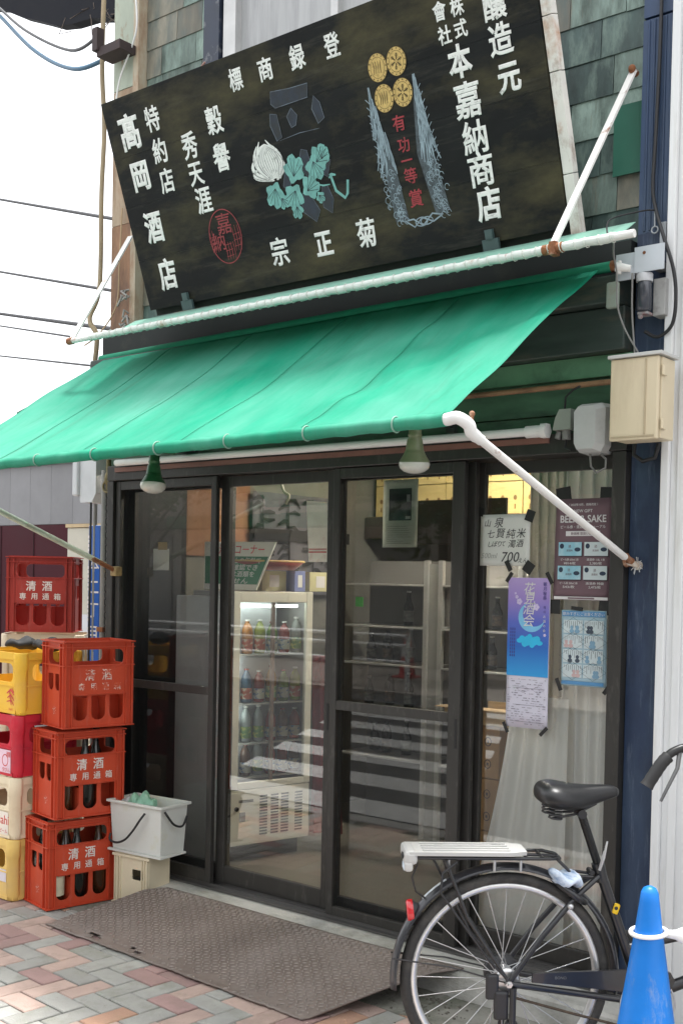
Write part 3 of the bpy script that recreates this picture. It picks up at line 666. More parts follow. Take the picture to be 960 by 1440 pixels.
# ------------------------------------------------------------------ upper fabric hood on a laced pipe
M_hood = mat('faded_mint_canvas', (.30, .58, .46), .8, var=.12, scale=4, dirt=(.55, .62, .55), damt=.3, dscale=3, transl=.15, bump=.15, bscale=30)
M_lace = mat('lacing_cord', (.62, .66, .60), .8, var=.15, dirt=(.3, .28, .22), damt=.3, dscale=20)
hd = thing('canvas_hood', 'narrow pale green canvas hood laced to a white pipe above the awning', 'awning', (0, -.45, 2.72))
nx = 60; mb = MB(); rows = []
HP = lambda x: Vector((x, -.45, 2.722+.0035*(x+1.35)))
for j in range(7):
    f = j/6; row = []
    for i in range(nx+1):
        x = -1.20+i*(2.62/nx); p = HP(x)
        p.y += .27*f; p.z += .128*f+.006*math.sin(x*17)*f*(1-f)*2-.012*math.sin(pi*f)
        if j == 0: p.z += .004*math.sin(x*55)
        row.append(p)
    rows.append(row)
mb.add([p for r in rows for p in r], [(j*(nx+1)+i, j*(nx+1)+i+1, (j+1)*(nx+1)+i+1, (j+1)*(nx+1)+i) for j in range(6) for i in range(nx)], smooth=True)
o = obj('canvas', mb, M_hood, hd); s_ = o.modifiers.new('s', 'SOLIDIFY'); s_.thickness = .0025
obj('pipe', MB().tube([HP(-1.36), HP(1.545)], .0135, 12), M_whiterust, hd)
obj('hem_sleeve', MB().tube([HP(-1.20+2.68*k/80)+Vector((0, .001*math.sin(k*1.7), .0015*math.sin(k*2.3))) for k in range(81)], [.0152+.0012*math.sin(k*2.1) for k in range(81)], 12), mat('hem_canvas', (.66, .69, .65), .8, var=.15, scale=10, dirt=(.36, .27, .18), damt=.26, dscale=9, dsharp=.06), hd)
rl = random.Random(4)
for k in range(58):
    x = -1.18+k*.0465+rl.uniform(-.006, .006); c = HP(x); pts = []
    for q in range(9):
        a = 2*pi*q/8; pts.append(c+Vector((.016*(q/8-.5), .0175*cos(a), .0175*sin(a))))
    obj('lacing', MB().tube(pts, .0018, 5, False), M_lace, hd)
obj('rust_joint', MB().tube([HP(1.215), HP(1.29)], .0175, 10).box((1.245, -.468, 2.708), (1.268, -.432, 2.752)), M_rust, hd)
obj('rust_joint', MB().tube([HP(-1.365), HP(-1.33)], .017, 10), M_rust, hd)
# flat stays carrying the hood
tag(obj('stay_bar', MB().bar((1.333, -.045, 3.445), HP(1.255)+Vector((0, 0, .02)), .030, .008), M_whiterust), 'white flat iron stay slanting across the right end of the signboard', 'stay bar', 'stays of the canvas hood')
tag(obj('stay_bar', MB().bar((-1.40, -.045, 3.33), HP(-1.335)+Vector((0, 0, .01)), .030, .008), M_whiterust), 'white flat iron stay at the left end of the canvas hood', 'stay bar', 'stays of the canvas hood')
tag(obj('stay_hook', MB().tube([(1.333, -.02, 3.445), (1.333, -.06, 3.447)], .012, 8).ball((1.333, -.055, 3.452), .014, 8, 6), M_rust), 'rusted bolt holding the right stay to the shingled wall', 'bolt')
# ------------------------------------------------------------------ green awning
M_aw = mat('green_awning_canvas', (.003, .335, .20), .7, spec=.15, var=.16, scale=2.5, scr=(.05, .14, .09), scramt=.35, scrscale=(9, 2.2, 2.2), dirt=(.20, .54, .43), damt=.48, dsharp=.26, dscale=1.0, stretch=(1.7, .55, .55), transl=.38, trcol=(.006, .36, .15), bump=.45, bscale=7)
aw = thing('awning', 'bright green canvas awning sloping down over the shop doors', 'awning', (0, -.6, 2.05))
XL, XR = -1.50, 1.285; ny = 26
def AP(x, f):
    top = Vector((x*.985+.0, -.13, 2.705+.010*(x+1.5))); bot = Vector((x, -1.115, 2.055+.010*(x+1.5)))
    p = top.lerp(bot, f)
    s = math.sin(pi*f)
    ed = min(1, max(0, (1.285-x)/.5))*min(1, max(0, (x+1.5)/.4)); p.z -= .030*s*ed
    # diagonal tension folds
    p.z += .007*math.sin(9*x+7*f)*s+.0048*math.sin(23*x-11*f+1.3)*s*(.5+.5*math.sin(2.2*x))
    p.z += .0016*math.sin(46*x+21*f)*s
    dx_, df_ = (1.285-x)*.9, 1.02-f; dd = math.hypot(dx_, df_)+1e-4; p.z += .0075*math.exp(-dd*1.5)*math.sin(17*math.atan2(df_, dx_))*min(1, dd*6)*min(1, (1-f)*9)
    dx_, df_ = (x+1.5)*.9, f; dd = math.hypot(dx_, df_)+1e-4; p.z += .005*math.exp(-dd*1.8)*math.sin(15*math.atan2(df_, dx_))*min(1, dd*6)*min(1, f*9)
    e = max(0, (x-.2)/1.0)*ed; p.z += .012*e*math.sin(34*(x*.55+f*.75))*s
    return p
cuts = [-1.50, -.985, -.43, .13, .70, 1.285]
for a, b in zip(cuts, cuts[1:]):
    n = 22; mb = MB()
    V = [AP(a+(b-a)*i/n, j/ny) for j in range(ny+1) for i in range(n+1)]
    mb.add(V, [(j*(n+1)+i, (j+1)*(n+1)+i, (j+1)*(n+1)+i+1, j*(n+1)+i+1) for j in range(ny) for i in range(n)], smooth=True)
    o = obj('canvas_panel', mb, M_aw, aw); s_ = o.modifiers.new('s', 'SOLIDIFY'); s_.thickness = .0012
for b in cuts[1:-1]:
    mb = MB().tube([AP(b, j/ny)+Vector((0, -.0006, .0010)) for j in range(ny+1)], .0008, 4)
    obj('seam', mb, mat('awning_seam', (.006, .29, .17), .8), aw)
# hem rolled round the front bar, rope tied at intervals
BP = lambda x: Vector((x, -1.118, 2.045+.010*(x+1.5)))
obj('hem', MB().tube([BP(XL+(XR-XL)*k/60)+Vector((0, .001*math.sin(k*2.9), .0012*math.sin(k*1.9))) for k in range(61)], [.0215+.0012*math.sin(k*2.2) for k in range(61)], 12), M_aw, aw)
obj('front_bar', MB().tube([BP(XL-.03), BP(XR+.02)], .0145, 10), M_white, aw)
for k in range(8):
    x = XL+.12+k*.355; c = BP(x); obj('tie', MB().torus(.0235, .003, 16, 6, Matrix.Translation(c) @ Matrix.Rotation(pi/2, 4, 'Y')), mat('tie_cord', (.20, .36, .28), .8), aw)
obj('roller', MB().tube([(-1.52, -.125, 2.705), (1.31, -.125, 2.735)], .020, 12), mat('awning_roll_canvas', (.012, .22, .125), .8, var=.25), aw)
obj('roller_end', MB().tube([(1.31, -.125, 2.735), (1.375, -.125, 2.7355)], [.022, .017], 8).tube([(1.375, -.125, 2.7355), (1.40, -.125, 2.736)], .013, 8), M_rust, aw)
# arms
P0 = BP(XR+.008); P1 = P0+Vector((.030, .004, .003)); P2 = Vector((1.345, -1.072, 2.036)); P3 = Vector((1.376, -.10, 1.700))
ar = obj('arm', MB().tube([P2.lerp(P3, .02), P3], .0130, 12), M_whiterust, aw)
obj('elbow', MB().tube(spl([P0+Vector((-.02, 0, 0)), P0, P1, P1.lerp(P2, .6)+Vector((.008, 0, .006)), P2, P2.lerp(P3, .05)], 5), [.0165]*3+[.0188]*20+[.0165]*3, 14), M_white, ar)
obj('screw', MB().tube([P2+Vector((0, 0, .02)), P2+Vector((.0, .0, .052))], .005, 6).ball(P2+Vector((0, 0, .055)), .009, 8, 6), M_rust, ar)
obj('clamp', MB().torus(.020, .006, 16, 8, Matrix.Translation((1.376, -.085, 1.690)) @ Matrix.Rotation(.4, 4, 'X') @ Matrix.Rotation(pi/2, 4, 'Y')).tube([(1.376, -.10, 1.70), (1.378, -.055, 1.683)], [.013, .018], 8), M_rust, ar)
obj('bracket', MB().bar((1.372, -.085, 1.685), (1.402, -.038, 1.672), .012, .020).tube([(1.398, -.05, 1.672), (1.400, -.034, 1.672)], .017, 10), mat('bracket_pale', (.50, .45, .38), .7, var=.3, dirt=(.28, .12, .05), damt=.4, dscale=18), ar)
fr_ = MB(); rf = random.Random(8)
for k in range(16):
    a = rf.uniform(0, 2*pi); fr_.tube([(1.40, -.04, 1.672), (1.40+.012*cos(a), -.052, 1.672+.012*sin(a)), (1.402+.03*cos(a)*rf.uniform(.5, 1), -.06+rf.uniform(-.01, .01), 1.67+.032*sin(a))], .0011, 4)
obj('frayed_cord', fr_, mat('frayed_cord', (.6, .62, .62), .9), ar)
Q0 = BP(XL-.02); Q1 = Vector((-1.475, -.12, 1.652))
al = obj('arm', MB().tube([Q0, Q1], .0145, 12), mat('pale_green_pipe', (.50, .58, .47), .6, var=.2, dirt=(.35, .33, .25), damt=.3, dscale=9), aw)
al['label'] = 'pale green arm with rusty end'; ar['label'] = 'white arm with rust spots'
obj('rusted_end', MB().tube([Q0.lerp(Q1, .9), Vector((-1.452, -.065, 1.622))], [.013, .012], 8), M_rust, al)
obj('clamp', MB().box((-1.475, -.085, 1.595), (-1.430, -.040, 1.645), bev=.006), mat('brassy_clamp', (.34, .25, .11), .6, var=.4, dirt=(.16, .07, .03), damt=.4, dscale=20), al)
# ------------------------------------------------------------------ lamps under the awning
def lamp(label, x, y, z, body, tilt):
    M = TR(x, y, z, 0, tilt[0], tilt[1])
    t = thing('spot_lamp', label, 'lamp', group='reflector lamps under the awning', M=M)
    obj('socket', MB().lathe([(.001, .045), (.022, .045), (.025, .036), (.025, .014), (.027, .012), (.027, .004), (.024, 0), (.030, -.012), (.034, -.04), (.036, -.052), (.040, -.056)], 20), body, t, True)
    obj('bulb', MB().lathe([(.036, -.052), (.044, -.068), (.056, -.088), (.060, -.096)], 24), body, t, True)
    obj('lens', MB().lathe([(.060, -.096), (.061, -.106), (.056, -.120), (.042, -.132), (.022, -.139), (.001, -.141)], 24), mat('bulb_glass', (.66, .66, .60), .10, var=.12, scale=20, coat=.6), t, True)
    obj('stem', MB().tube([(0, 0, .04), (0, .03, .07), (0, .12, .075)], .009, 8), body, t, True)
    return t
lamp('green reflector lamp hanging under the awning over the leftmost door', -.905, -.30, 2.125, mat('green_lamp', (.03, .12, .05), .4, var=.2, dirt=(.12, .2, .1), damt=.3, dscale=15), (R_(-6), R_(-4)))
lamp('olive coloured reflector lamp hanging under the awning over the third door', .590, -.30, 2.155, mat('olive_lamp', (.22, .24, .14), .4, var=.2, dirt=(.12, .15, .07), damt=.4, dscale=12), (R_(4), R_(3)))
for x, z in ((-.905, 2.20), (.59, 2.228)):
    tag(obj('lamp_bracket', MB().box((x-.012, -.20, z-.012), (x+.012, -.04, z+.006)).box((x-.02, -.06, z-.03), (x+.02, -.037, z+.03)), M_lintel), 'dark bracket carrying the %s lamp under the awning' % ('left green' if x < 0 else 'right olive'), 'bracket')
# ------------------------------------------------------------------ wall boxes at the right
sp = thing('sensor_box', 'rounded pale grey plastic box with a cable loop beside the beige cabinet', 'wall box', (1.25, -.1, 2.1))
pts_o = [(1.185, 2.10), (1.20, 2.075), (1.285, 2.075), (1.30, 2.10), (1.302, 2.24), (1.285, 2.258), (1.205, 2.258), (1.182, 2.235)]
bm_ = MB(); n = len(pts_o)
vs = [(x, -.05, z) for x, z in pts_o]+[(1.243+(x-1.243)*.97, -.125, 2.167+(z-2.167)*.96) for x, z in pts_o]+[(1.243+(x-1.243)*.72-.012, -.150, 2.167+(z-2.167)*.84) for x, z in pts_o]
bm_.add(vs, [(i, (i+1) % n, n+(i+1) % n, n+i) for i in range(n)]+[(n+i, n+(i+1) % n, 2*n+(i+1) % n, 2*n+i) for i in range(n)]+[list(range(2*n, 3*n))])
obj('housing', bm_, mat('pale_plastic', (.50, .51, .50), .45, var=.12, scale=8, dirt=(.35, .36, .34), damt=.3, dscale=6), sp)
obj('cable', MB().tube([(1.225, -.09, 2.078), (1.235, -.10, 2.03), (1.262, -.11, 2.005), (1.292, -.10, 2.022), (1.288, -.09, 2.055), (1.262, -.08, 2.075)], .0042, 6), M_gcable, sp)
jb = thing('junction_box', 'small grey junction box at the end of the white rail', 'wall box', (1.12, -.1, 2.15))
obj('housing', MB().prism([(1.082, 2.17), (1.155, 2.17), (1.155, 2.245), (1.108, 2.245), (1.092, 2.215)], .06, TR(0, -.115, 0)), mat('grey_plastic', (.27, .30, .26), .5, var=.2), jb)
obj('gland', MB().tube([(1.125, -.085, 2.17), (1.125, -.085, 2.135)], .017, 10).tube([(1.095, -.085, 2.165), (1.09, -.09, 2.14)], .011, 8), M_gcable, jb)
obj('cable', MB().tube([(1.115, -.085, 2.245), (1.125, -.10, 2.29), (1.155, -.10, 2.315), (1.175, -.08, 2.33)], .004, 6).tube([(1.125, -.085, 2.135), (1.122, -.09, 2.105), (1.15, -.09, 2.095)], .004, 6), M_cable, jb)
mbx = thing('meter_cabinet', 'beige metal wall cabinet with hinged cover on the blue column', 'cabinet', (1.46, -.15, 2.09))
M_bei = mat('beige_enamel', (.62, .53, .37), .42, var=.08, scale=2, dirt=(.48, .38, .25), damt=.25, dscale=2.2, stretch=(3, 3, .5))
obj('body', MB().box((1.386, -.242, 2.098), (1.560, -.135, 2.372), bev=.004).box((1.42, -.134, 2.13), (1.48, -.036, 2.34)), M_bei, mbx)
obj('cover', MB().box((1.381, -.262, 2.094), (1.556, -.243, 2.374), bev=.006), M_bei, mbx)
obj('cover_rib', MB().box((1.508, -.2655, 2.112), (1.514, -.2625, 2.366)).box((1.39, -.2655, 2.104), (1.545, -.2625, 2.109)), mat('beige_enamel_edge', (.44, .36, .24), .5), mbx)
obj('lid', MB().box((1.374, -.272, 2.375), (1.570, -.125, 2.387), bev=.002), mat('cabinet_lid', (.50, .50, .48), .5, var=.1, dirt=(.3, .27, .22), damt=.3), mbx)
for z in (2.145, 2.325): obj('hinge', MB().box((1.5605, -.248, z-.018), (1.570, -.218, z+.018), bev=.002).tube([(1.566, -.246, z-.016), (1.566, -.246, z+.016)], .006, 8), M_bei, mbx)
tag(obj('cable_loop', MB().tube([(1.40, -.09, 2.13), (1.395, -.09, 2.065), (1.43, -.09, 2.04), (1.475, -.09, 2.05), (1.487, -.085, 2.10)], .008, 8), M_cable), 'black cable loop hanging under the beige cabinet', 'cable')
pl = thing('mounting_plate', 'pale grey blank plate with rust spot above the tube lamp', 'plate', (1.43, -.15, 2.7))
obj('plate', MB().box((1.338, -.152, 2.672), (1.407, -.146, 2.764)).box((1.409, -.156, 2.690), (1.517, -.150, 2.778)), mat('pale_grey_plate', (.52, .56, .60), .45, var=.07, dirt=(.40, .42, .44), damt=.25), pl)
obj('rust_spot', MB().tube([(1.445, -.1575, 2.755), (1.445, -.1565, 2.755)], .006, 8), M_rust, pl)
obj('standoff', MB().box((1.36, -.145, 2.70), (1.385, -.04, 2.73)).box((1.45, -.149, 2.71), (1.475, -.036, 2.74)), M_gcable, pl)
obj('rusty_fitting', MB().tube([(1.352, -.18, 2.715), (1.40, -.165, 2.705)], [.017, .012], 8).tube([(1.362, -.175, 2.69), (1.362, -.175, 2.735)], .008, 6), M_whiterust, pl)
tl = thing('tube_lamp', 'grey bulkhead tube fitting with clear dark sleeve below the blank plate', 'lamp', (1.45, -.12, 2.55))
obj('back_box', MB().box((1.455, -.10, 2.545), (1.502, -.036, 2.675), bev=.004), mat('aged_grey_box', (.36, .36, .35), .6, var=.25, dirt=(.15, .15, .14), damt=.3, dscale=12), tl)
obj('cap', MB().lathe([(.028, 0), (.029, .004), (.029, .026), (.026, .030), (.001, .030)], 18, TR(1.437, -.13, 2.660)), mat('cap_grey', (.52, .53, .55), .4, var=.15), tl)
obj('sleeve', MB().lathe([(.0245, 0), (.0255, -.095), (.018, -.102), (.001, -.102)], 18, TR(1.437, -.13, 2.659)), mat('smoked_sleeve', (.05, .055, .07), .15, var=.3, scale=15, coat=.5, dirt=(.16, .17, .19), damt=.35, dscale=9), tl)
obj('foot', MB().box((1.418, -.14, 2.548), (1.455, -.09, 2.556)).ball((1.425, -.13, 2.543), .010, 8, 6), mat('lamp_foot', (.30, .29, .29), .6, dirt=(.3, .05, .05), damt=.4, dscale=30), tl)
tag(obj('metal_strap', MB().box((1.452, -.05, 2.80), (1.476, -.036, 2.885), bev=.002).torus(.012, .003, 12, 6, Matrix.Translation((1.436, -.055, 2.86)) @ Matrix.Rotation(pi/2, 4, 'X')).tube([(1.436, -.055, 2.87), (1.432, -.05, 2.94)], .003, 6), mat('galvanised', (.40, .42, .44), .45, metal=.5, var=.2)), 'galvanised strap and ring hook on the blue column above the plate', 'hook')
def cable(label, pts, r, m=None, sub=6, name='cable', cat='cable', sag=0):
    P_ = [Vector(p) for p in pts]; out = []
    for i in range(len(P_)-1):
        a = P_[max(0, i-1)]; b = P_[i]; c = P_[i+1]; d = P_[min(len(P_)-1, i+2)]
        for k in range(sub):
            t_ = k/sub; out.append(.5*((2*b)+(c-a)*t_+(2*a-5*b+4*c-d)*t_*t_+(3*b-a-3*c+d)*t_**3))
    out.append(P_[-1])
    return tag(obj(name, MB().tube(out, r, 6), m or M_cable), label, cat)
cable('black cable running down the upper blue column and looping past the plate', [(1.432, -.045, 5.2), (1.430, -.045, 4.2), (1.434, -.045, 3.6), (1.428, -.05, 3.2), (1.424, -.055, 3.02), (1.44, -.06, 2.93), (1.485, -.09, 2.82), (1.528, -.10, 2.70), (1.540, -.10, 2.60), (1.525, -.09, 2.51), (1.47, -.08, 2.475), (1.42, -.08, 2.50)], .0065)
cable('thin grey wire hanging from the hood pipe past the roller end', [(1.47, -.44, 2.735), (1.40, -.30, 2.725), (1.375, -.22, 2.68), (1.37, -.20, 2.58), (1.385, -.17, 2.50), (1.415, -.12, 2.42)], .0032, M_gcable)
cable('thin black wire from the ring hook to the hood pipe end', [(1.432, -.055, 2.93), (1.405, -.10, 2.92), (1.36, -.25, 2.86), (1.44, -.43, 2.75)], .003)
cable('vertical grey wire beside the tube fitting', [(1.405, -.16, 2.69), (1.403, -.15, 2.55), (1.405, -.12, 2.40)], .0035, M_gcable)
# ------------------------------------------------------------------ left pole, pipes, wires
lp = thing('drain_pipes', 'grey downpipe with chain and conduits at the left corner of the shop', 'drainpipe', (-1.60, 0, 0))
obj('downpipe', MB().tube([(-1.605, -.02, .02), (-1.605, -.02, 2.15)], .019, 14), mat('grey_pipe', (.26, .26, .25), .5, var=.2, dirt=(.25, .2, .15), damt=.3, dscale=5), lp)
obj('jamb_strip', MB().box((-1.574, -.012, .0), (-1.523, .06, 2.3)), mat('pale_jamb', (.55, .55, .53), .6, var=.12, dirt=(.35, .2, .12), damt=.2, dscale=6), lp)
for k in range(30): obj('chain_link', MB().torus(.009, .0022, 10, 5, Matrix.Translation((-1.566, -.035, 1.0+.022*k*1.6)) @ Matrix.Rotation(pi/2 if k % 2 else 0, 4, 'Z') @ Matrix.Rotation(pi/2, 4, 'X') @ Matrix.Diagonal((1, 1.9, 1, 1))), M_dark, lp)
obj('conduit', MB().tube([(-1.735, -.01, .02), (-1.73, -.01, 2.1), (-1.72, -.01, 2.3)], .006, 8), M_cable, lp)
obj('valve', MB().ball((-1.545, -.045, 2.10), .03, 10, 8, (.8, .8, 1.4)).tube([(-1.545, -.045, 2.04), (-1.545, -.045, 2.2)], .014, 8).torus(.03, .006, 14, 6, Matrix.Translation((-1.54, -.06, 2.06)) @ Matrix.Rotation(pi/2, 4, 'X')), mat('tarnished_brass', (.16, .13, .06), .5, metal=.5, var=.4, dirt=(.03, .03, .03), damt=.4), lp)
obj('clip', MB().box((-1.63, -.045, 1.30), (-1.578, .0, 1.325), bev=.003), M_rust, lp)
wb = thing('duct_cover', 'white rounded duct cover behind the awning at the left corner', 'duct', (-1.75, 0, 2.0))
bmd = MB().prism([(-1.80, 2.00), (-1.795, 1.985), (-1.70, 1.985), (-1.668, 2.03), (-1.668, 2.24), (-1.80, 2.30)], .11, TR(0, -.03, 0)).box((-1.845, -.05, 2.02), (-1.801, .09, 2.27), bev=.01)
obj('cover', bmd, mat('duct_white', (.58, .60, .62), .5, var=.1), wb)
cable('jointed beige conduit climbing the left corner of the building', [(-1.69, -.03, 2.72), (-1.665, -.04, 2.86), (-1.70, -.06, 2.95), (-1.66, -.03, 3.12), (-1.655, -.03, 3.6), (-1.64, -.03, 3.95), (-1.665, -.03, 4.3), (-1.645, -.03, 5.0)], .014, mat('beige_conduit', (.34, .27, .17), .7, var=.3, scale=6, dirt=(.2, .15, .1), damt=.3), 8, 'conduit', 'conduit')
cable('white twin wire dangling over the mint corner sheet', [(-1.42, -.04, 4.7), (-1.37, -.05, 4.42), (-1.40, -.05, 4.30), (-1.50, -.05, 4.14), (-1.515, -.06, 3.95), (-1.49, -.06, 3.7)], .005, M_white)
cable('pale wire beside the rusty corner sheet', [(-1.50, -.02, 3.5), (-1.515, -.02, 3.2), (-1.535, -.02, 3.0), (-1.62, -.06, 2.86), (-1.69, -.1, 2.8)], .004, mat('pale_wire', (.45, .33, .2), .7))
cable('reddish cord stretched across the shingles above the signboard', [(-.86, -.06, 4.06), (-1.0, -.06, 3.97), (-1.13, -.06, 3.90)], .005, mat('red_cord', (.42, .24, .2), .7))
hk = MB(); rk = random.Random(6)
for k in range(10):
    x, z = -1.44+rk.uniform(-.03, .03), 2.95+rk.uniform(-.09, .12); hk.tube([(x, -.03, z), (x+rk.uniform(-.03, .03), -.06, z+rk.uniform(-.03, .03)), (x+rk.uniform(-.03, .03), -.05, z+rk.uniform(-.05, .0))], .006, 6)
tag(obj('wire_tangle', hk, mat('tangle_grey', (.35, .34, .32), .7, var=.3)), 'tangle of grey cord ends beside the lower left corner of the signboard', 'cord')
for i, (label, a, b, r, sag) in enumerate((
        ('upper twisted service wire crossing the white sky at left', (-7.851, 3, 5.665), (-1.60, .04, 3.474), .018, .0),
        ('second twisted service wire below the upper one against the sky', (-7.835, 3, 4.892), (-1.60, .03, 3.097), .016, .0),
        ('thick dark cable meeting the hood end at left', (-7.826, 3, 4.429), (-1.60, .03, 2.897), .022, .0),
        ('thin wire just under the thick dark cable at left', (-7.824, 3, 4.307), (-1.60, -.13, 2.815), .011, .0),
        ('lowest thin wire crossing the sky above the awning', (-7.817, 3, 3.965), (-1.62, -.06, 2.69), .011, .0))):
    a = Vector(a); b = Vector(b); P_ = [a.lerp(b, k/16)-Vector((0, 0, sag*4*(k/16)*(1-k/16))) for k in range(17)]
    tag(obj('service_wire', MB().tube(P_, r*.62, 6), mat('wire_grey', (.06, .06, .065), .7)), label, 'wire')
for label, P_, m, r in (('black cable sagging from the dark eave to the iron bracket', [(-4.104, .75, 5.783), (-3.531, .6, 5.369), (-2.855, .35, 4.926), (-2.036, .05, 4.479), (-1.59, -.125, 4.36)], M_cable, .009),
                    ('blue cable sagging below the black one at top left', [(-4.104, .75, 5.74), (-3.53, .6, 5.321), (-2.71, .3, 4.752), (-2.002, .05, 4.369), (-1.609, -.01, 4.314)], mat('blue_cable', (.04, .12, .20), .5), .012)):
    cable(label, P_, r, m, 8)
# ------------------------------------------------------------------ crates
def crate_mat(name, c, dirt, d=.25): return mat(name, c, .50, spec=.3, var=.12, scale=4, dirt=dirt, damt=d, dscale=4, bump=.08, bscale=40, scr=tuple(.5*x+.18 for x in c), scramt=.20, scrscale=(34, 34, 10))
M_or = crate_mat('orange_red_plastic', (.51, .062, .025), (.40, .058, .033), .26)
M_maroon = crate_mat('maroon_plastic', (.34, .035, .025), (.25, .03, .025))
M_scuff = mat('worn_white_print', (.70, .66, .62), .7, var=.15, scale=30, dirt=(.60, .12, .06), damt=.18, dscale=60, dsharp=.05)
M_scuff2 = mat('flaking_white_print', (.70, .62, .58), .7, var=.2, scale=30, dirt=(.58, .085, .03), damt=.62, dscale=45, dsharp=.05)
CW, CD, CH = .352, .232, .428
def crate_front(W_, H):
    z = lambda f: H*f
    holes = [rrect(.038, z(.722), W_-.038, z(.898), .026)]
    for k in range(3):
        w = (W_-.076-.044)/3; x0 = .038+k*(w+.022); holes.append(rrect(x0, z(.085), x0+w, z(.378), .005, 5, min(w/2-.004, .036)))
    return plate([(0, 0), (W_, 0), (W_, H), (0, H)], holes, .005)
def crate_side(D, H):
    z = lambda f: H*f
    holes = [rrect(.043, z(.722), D-.043, z(.898), .024)]
    for k in range(2):
        w = (D-.086-.018)/2; x0 = .043+k*(w+.018); holes.append(rrect(x0, z(.42), x0+w, z(.615), .005, 5, w/2-.004))
    return plate([(0, 0), (D, 0), (D, H), (0, H)], holes, .005)
def sake_crate(label, M, m, txt, group='sake bottle crates', H=CH):
    t = thing('sake_crate', label, 'crate', M=M, group=group); W_, D = CW, CD
    h = H-.012
    f = crate_front(W_-.012, h)
    for y, n in ((.003, 'front_panel'), (D-.003, 'back_panel')):
        obj(n, me2(MB(), f, TR(.006, y, .006)), m, t, True)
    s = crate_side(D-.012, h)
    for x in (.003, W_-.003): obj('side_panel', me2(MB(), s, TR(x, .006, .006, pi/2)), m, t, True)
    obj('base', MB().box((.008, .008, .006), (W_-.008, D-.008, .012)), m, t, True)
    gd = MB()
    for k in (1, 2): gd.box((W_*k/3-.0015, .008, .012), (W_*k/3+.0015, D-.008, H*.34))
    gd.box((.008, D/2-.0015, .012), (W_-.008, D/2+.0015, H*.34)); obj('divider', gd, m, t, True)
    for x in (.0, .030, W_-.036, W_-.006):
        obj('rib', MB().box((x+.0005, -.010, .008), (x+.0055, .001, H-.02)), m, t, True); obj('rib', MB().box((x+.0005, D-.001, .008), (x+.0055, D+.010, H-.02)), m, t, True)
    for y in (0, .034, D-.040, D-.006):
        obj('rib', MB().box((-.010, y+.0005, .008), (.001, y+.0055, H-.02)), m, t, True); obj('rib', MB().box((W_-.001, y+.0005, .008), (W_+.010, y+.0055, H-.02)), m, t, True)
    for z, o_ in ((H-.014, .013), (H*.915-.004, .011), (H*.700, .011), (.006, .012)):
        r = MB()
        r.box((-o_, -o_, z), (W_+o_, .0015, z+.005)); r.box((-o_, D-.0015, z), (W_+o_, D+o_, z+.005)); r.box((-o_, .0015, z), (.0015, D-.0015, z+.005)); r.box((W_-.0015, .0015, z), (W_+o_, D-.0015, z+.005))
        obj('rim', r, m, t, True)
    r = MB().box((.036, -.010, H*.385), (W_-.036, .0, H*.385+.004)); r.box((.036, -.010, H*.387), (.040, .0, H*.70)); r.box((W_-.040, -.010, H*.387), (W_-.036, .0, H*.70)); r.box((.048, -.010, H*.375+.0), (W_-.048, .0, H*.375+.003))
    obj('label_frame', r, m, t, True)
    obj('label_panel', MB().box((.0405, -.0075, H*.393), (W_-.0405, -.001, H*.698)), m, t, True)
    mm = {0: M_scuff, 1: M_scuff2}[txt]
    for i, c in enumerate('清酒'): text_on(t, c, .058, TR(W_*.36+i*W_*.25, -.0082, H*.605), mm, 'character', .016, True)
    for i, c in enumerate('専用通箱'): text_on(t, c, .039, TR(W_*.235+i*W_*.178, -.0082, H*.470), mm, 'character', .012, True)
    mk = MB()
    for k in range(7):
        a = 2*pi*k/7; mk.add([(x+.018*cos(a), z_, .0) for x, z_ in ((0, 0),)], []) if 0 else disc(mk, .012+.016*cos(a), .016*sin(a)+.0, .0035, .0035, 0, 8)
    ring(mk, .012, 0, .009, .009, .002, 0, 12)
    obj('side_mark', mk, M_scuff2, t, True).matrix_basis = TR(-.0006, D*.52, H*.2, -pi/2)
    obj('bolt_dot', MB().tube([(.05, -.011, H*.40), (.05, -.0078, H*.40)], .004, 8).tube([(W_-.05, -.011, H*.40), (W_-.05, -.0078, H*.40)], .004, 8), m, t, True)
    return t
TH = R_(79)
def cm_(x, y, z, th=TH, rx=0, ry=0): return TR(x, y, z, th, rx, ry)
sake_crate('orange red sake crate standing on the paving, bottom of its stack', cm_(-1.272, -.597, .0), M_or, 0)
sake_crate('orange red sake crate in the middle of the three-crate stack', cm_(-1.245, -.575, CH+.003, TH+.01), M_or, 0)
sake_crate('topmost orange red sake crate of its stack, its white print worn away', cm_(-1.222, -.553, 2*CH+.006, TH-.02), M_or, 1)
# tall bottles in the two lower crates
M_bot = mat('dark_bottle_glass', (.012, .014, .012), .08, var=.2, coat=.4)
M_btl = mat('brown_bottle_glass', (.05, .02, .008), .1, var=.2, coat=.4)
def bottle(label, p, H=.39, r=.05, m=None, cap=None, group='tall bottles in the red crates', lab=None, name='sake_bottle', neck=.014, cat='bottle', pet=False):
    t = thing(name, label, cat, p, group=group)
    if pet: obj('bottle_body', MB().lathe([(.001, 0), (r*.9, .002), (r, .012), (r, H*.28), (r*.93, H*.31), (r, H*.34), (r, H*.66), (r*.9, H*.74), (r*.6, H*.85), (neck, H*.91), (neck, H*.95)], 16), m or M_bot, t, True)
    else: obj('glass', MB().lathe([(.001, 0), (r, .002), (r, H*.52), (r*.93, H*.58), (r*.6, H*.68), (neck*1.15, H*.80), (neck, H*.92), (neck*1.15, H*.93), (neck*1.15, H*.965)], 18), m or M_bot, t, True)
    obj('cap', MB().lathe([(neck*1.2, H*.955), (neck*1.25, H), (.001, H*1.002)], 14), cap or M_white, t, True)
    if lab: obj('label', MB().lathe([(r+.0007, H*.12), (r+.0007, H*.44)], 18), lab, t, True)
    return t
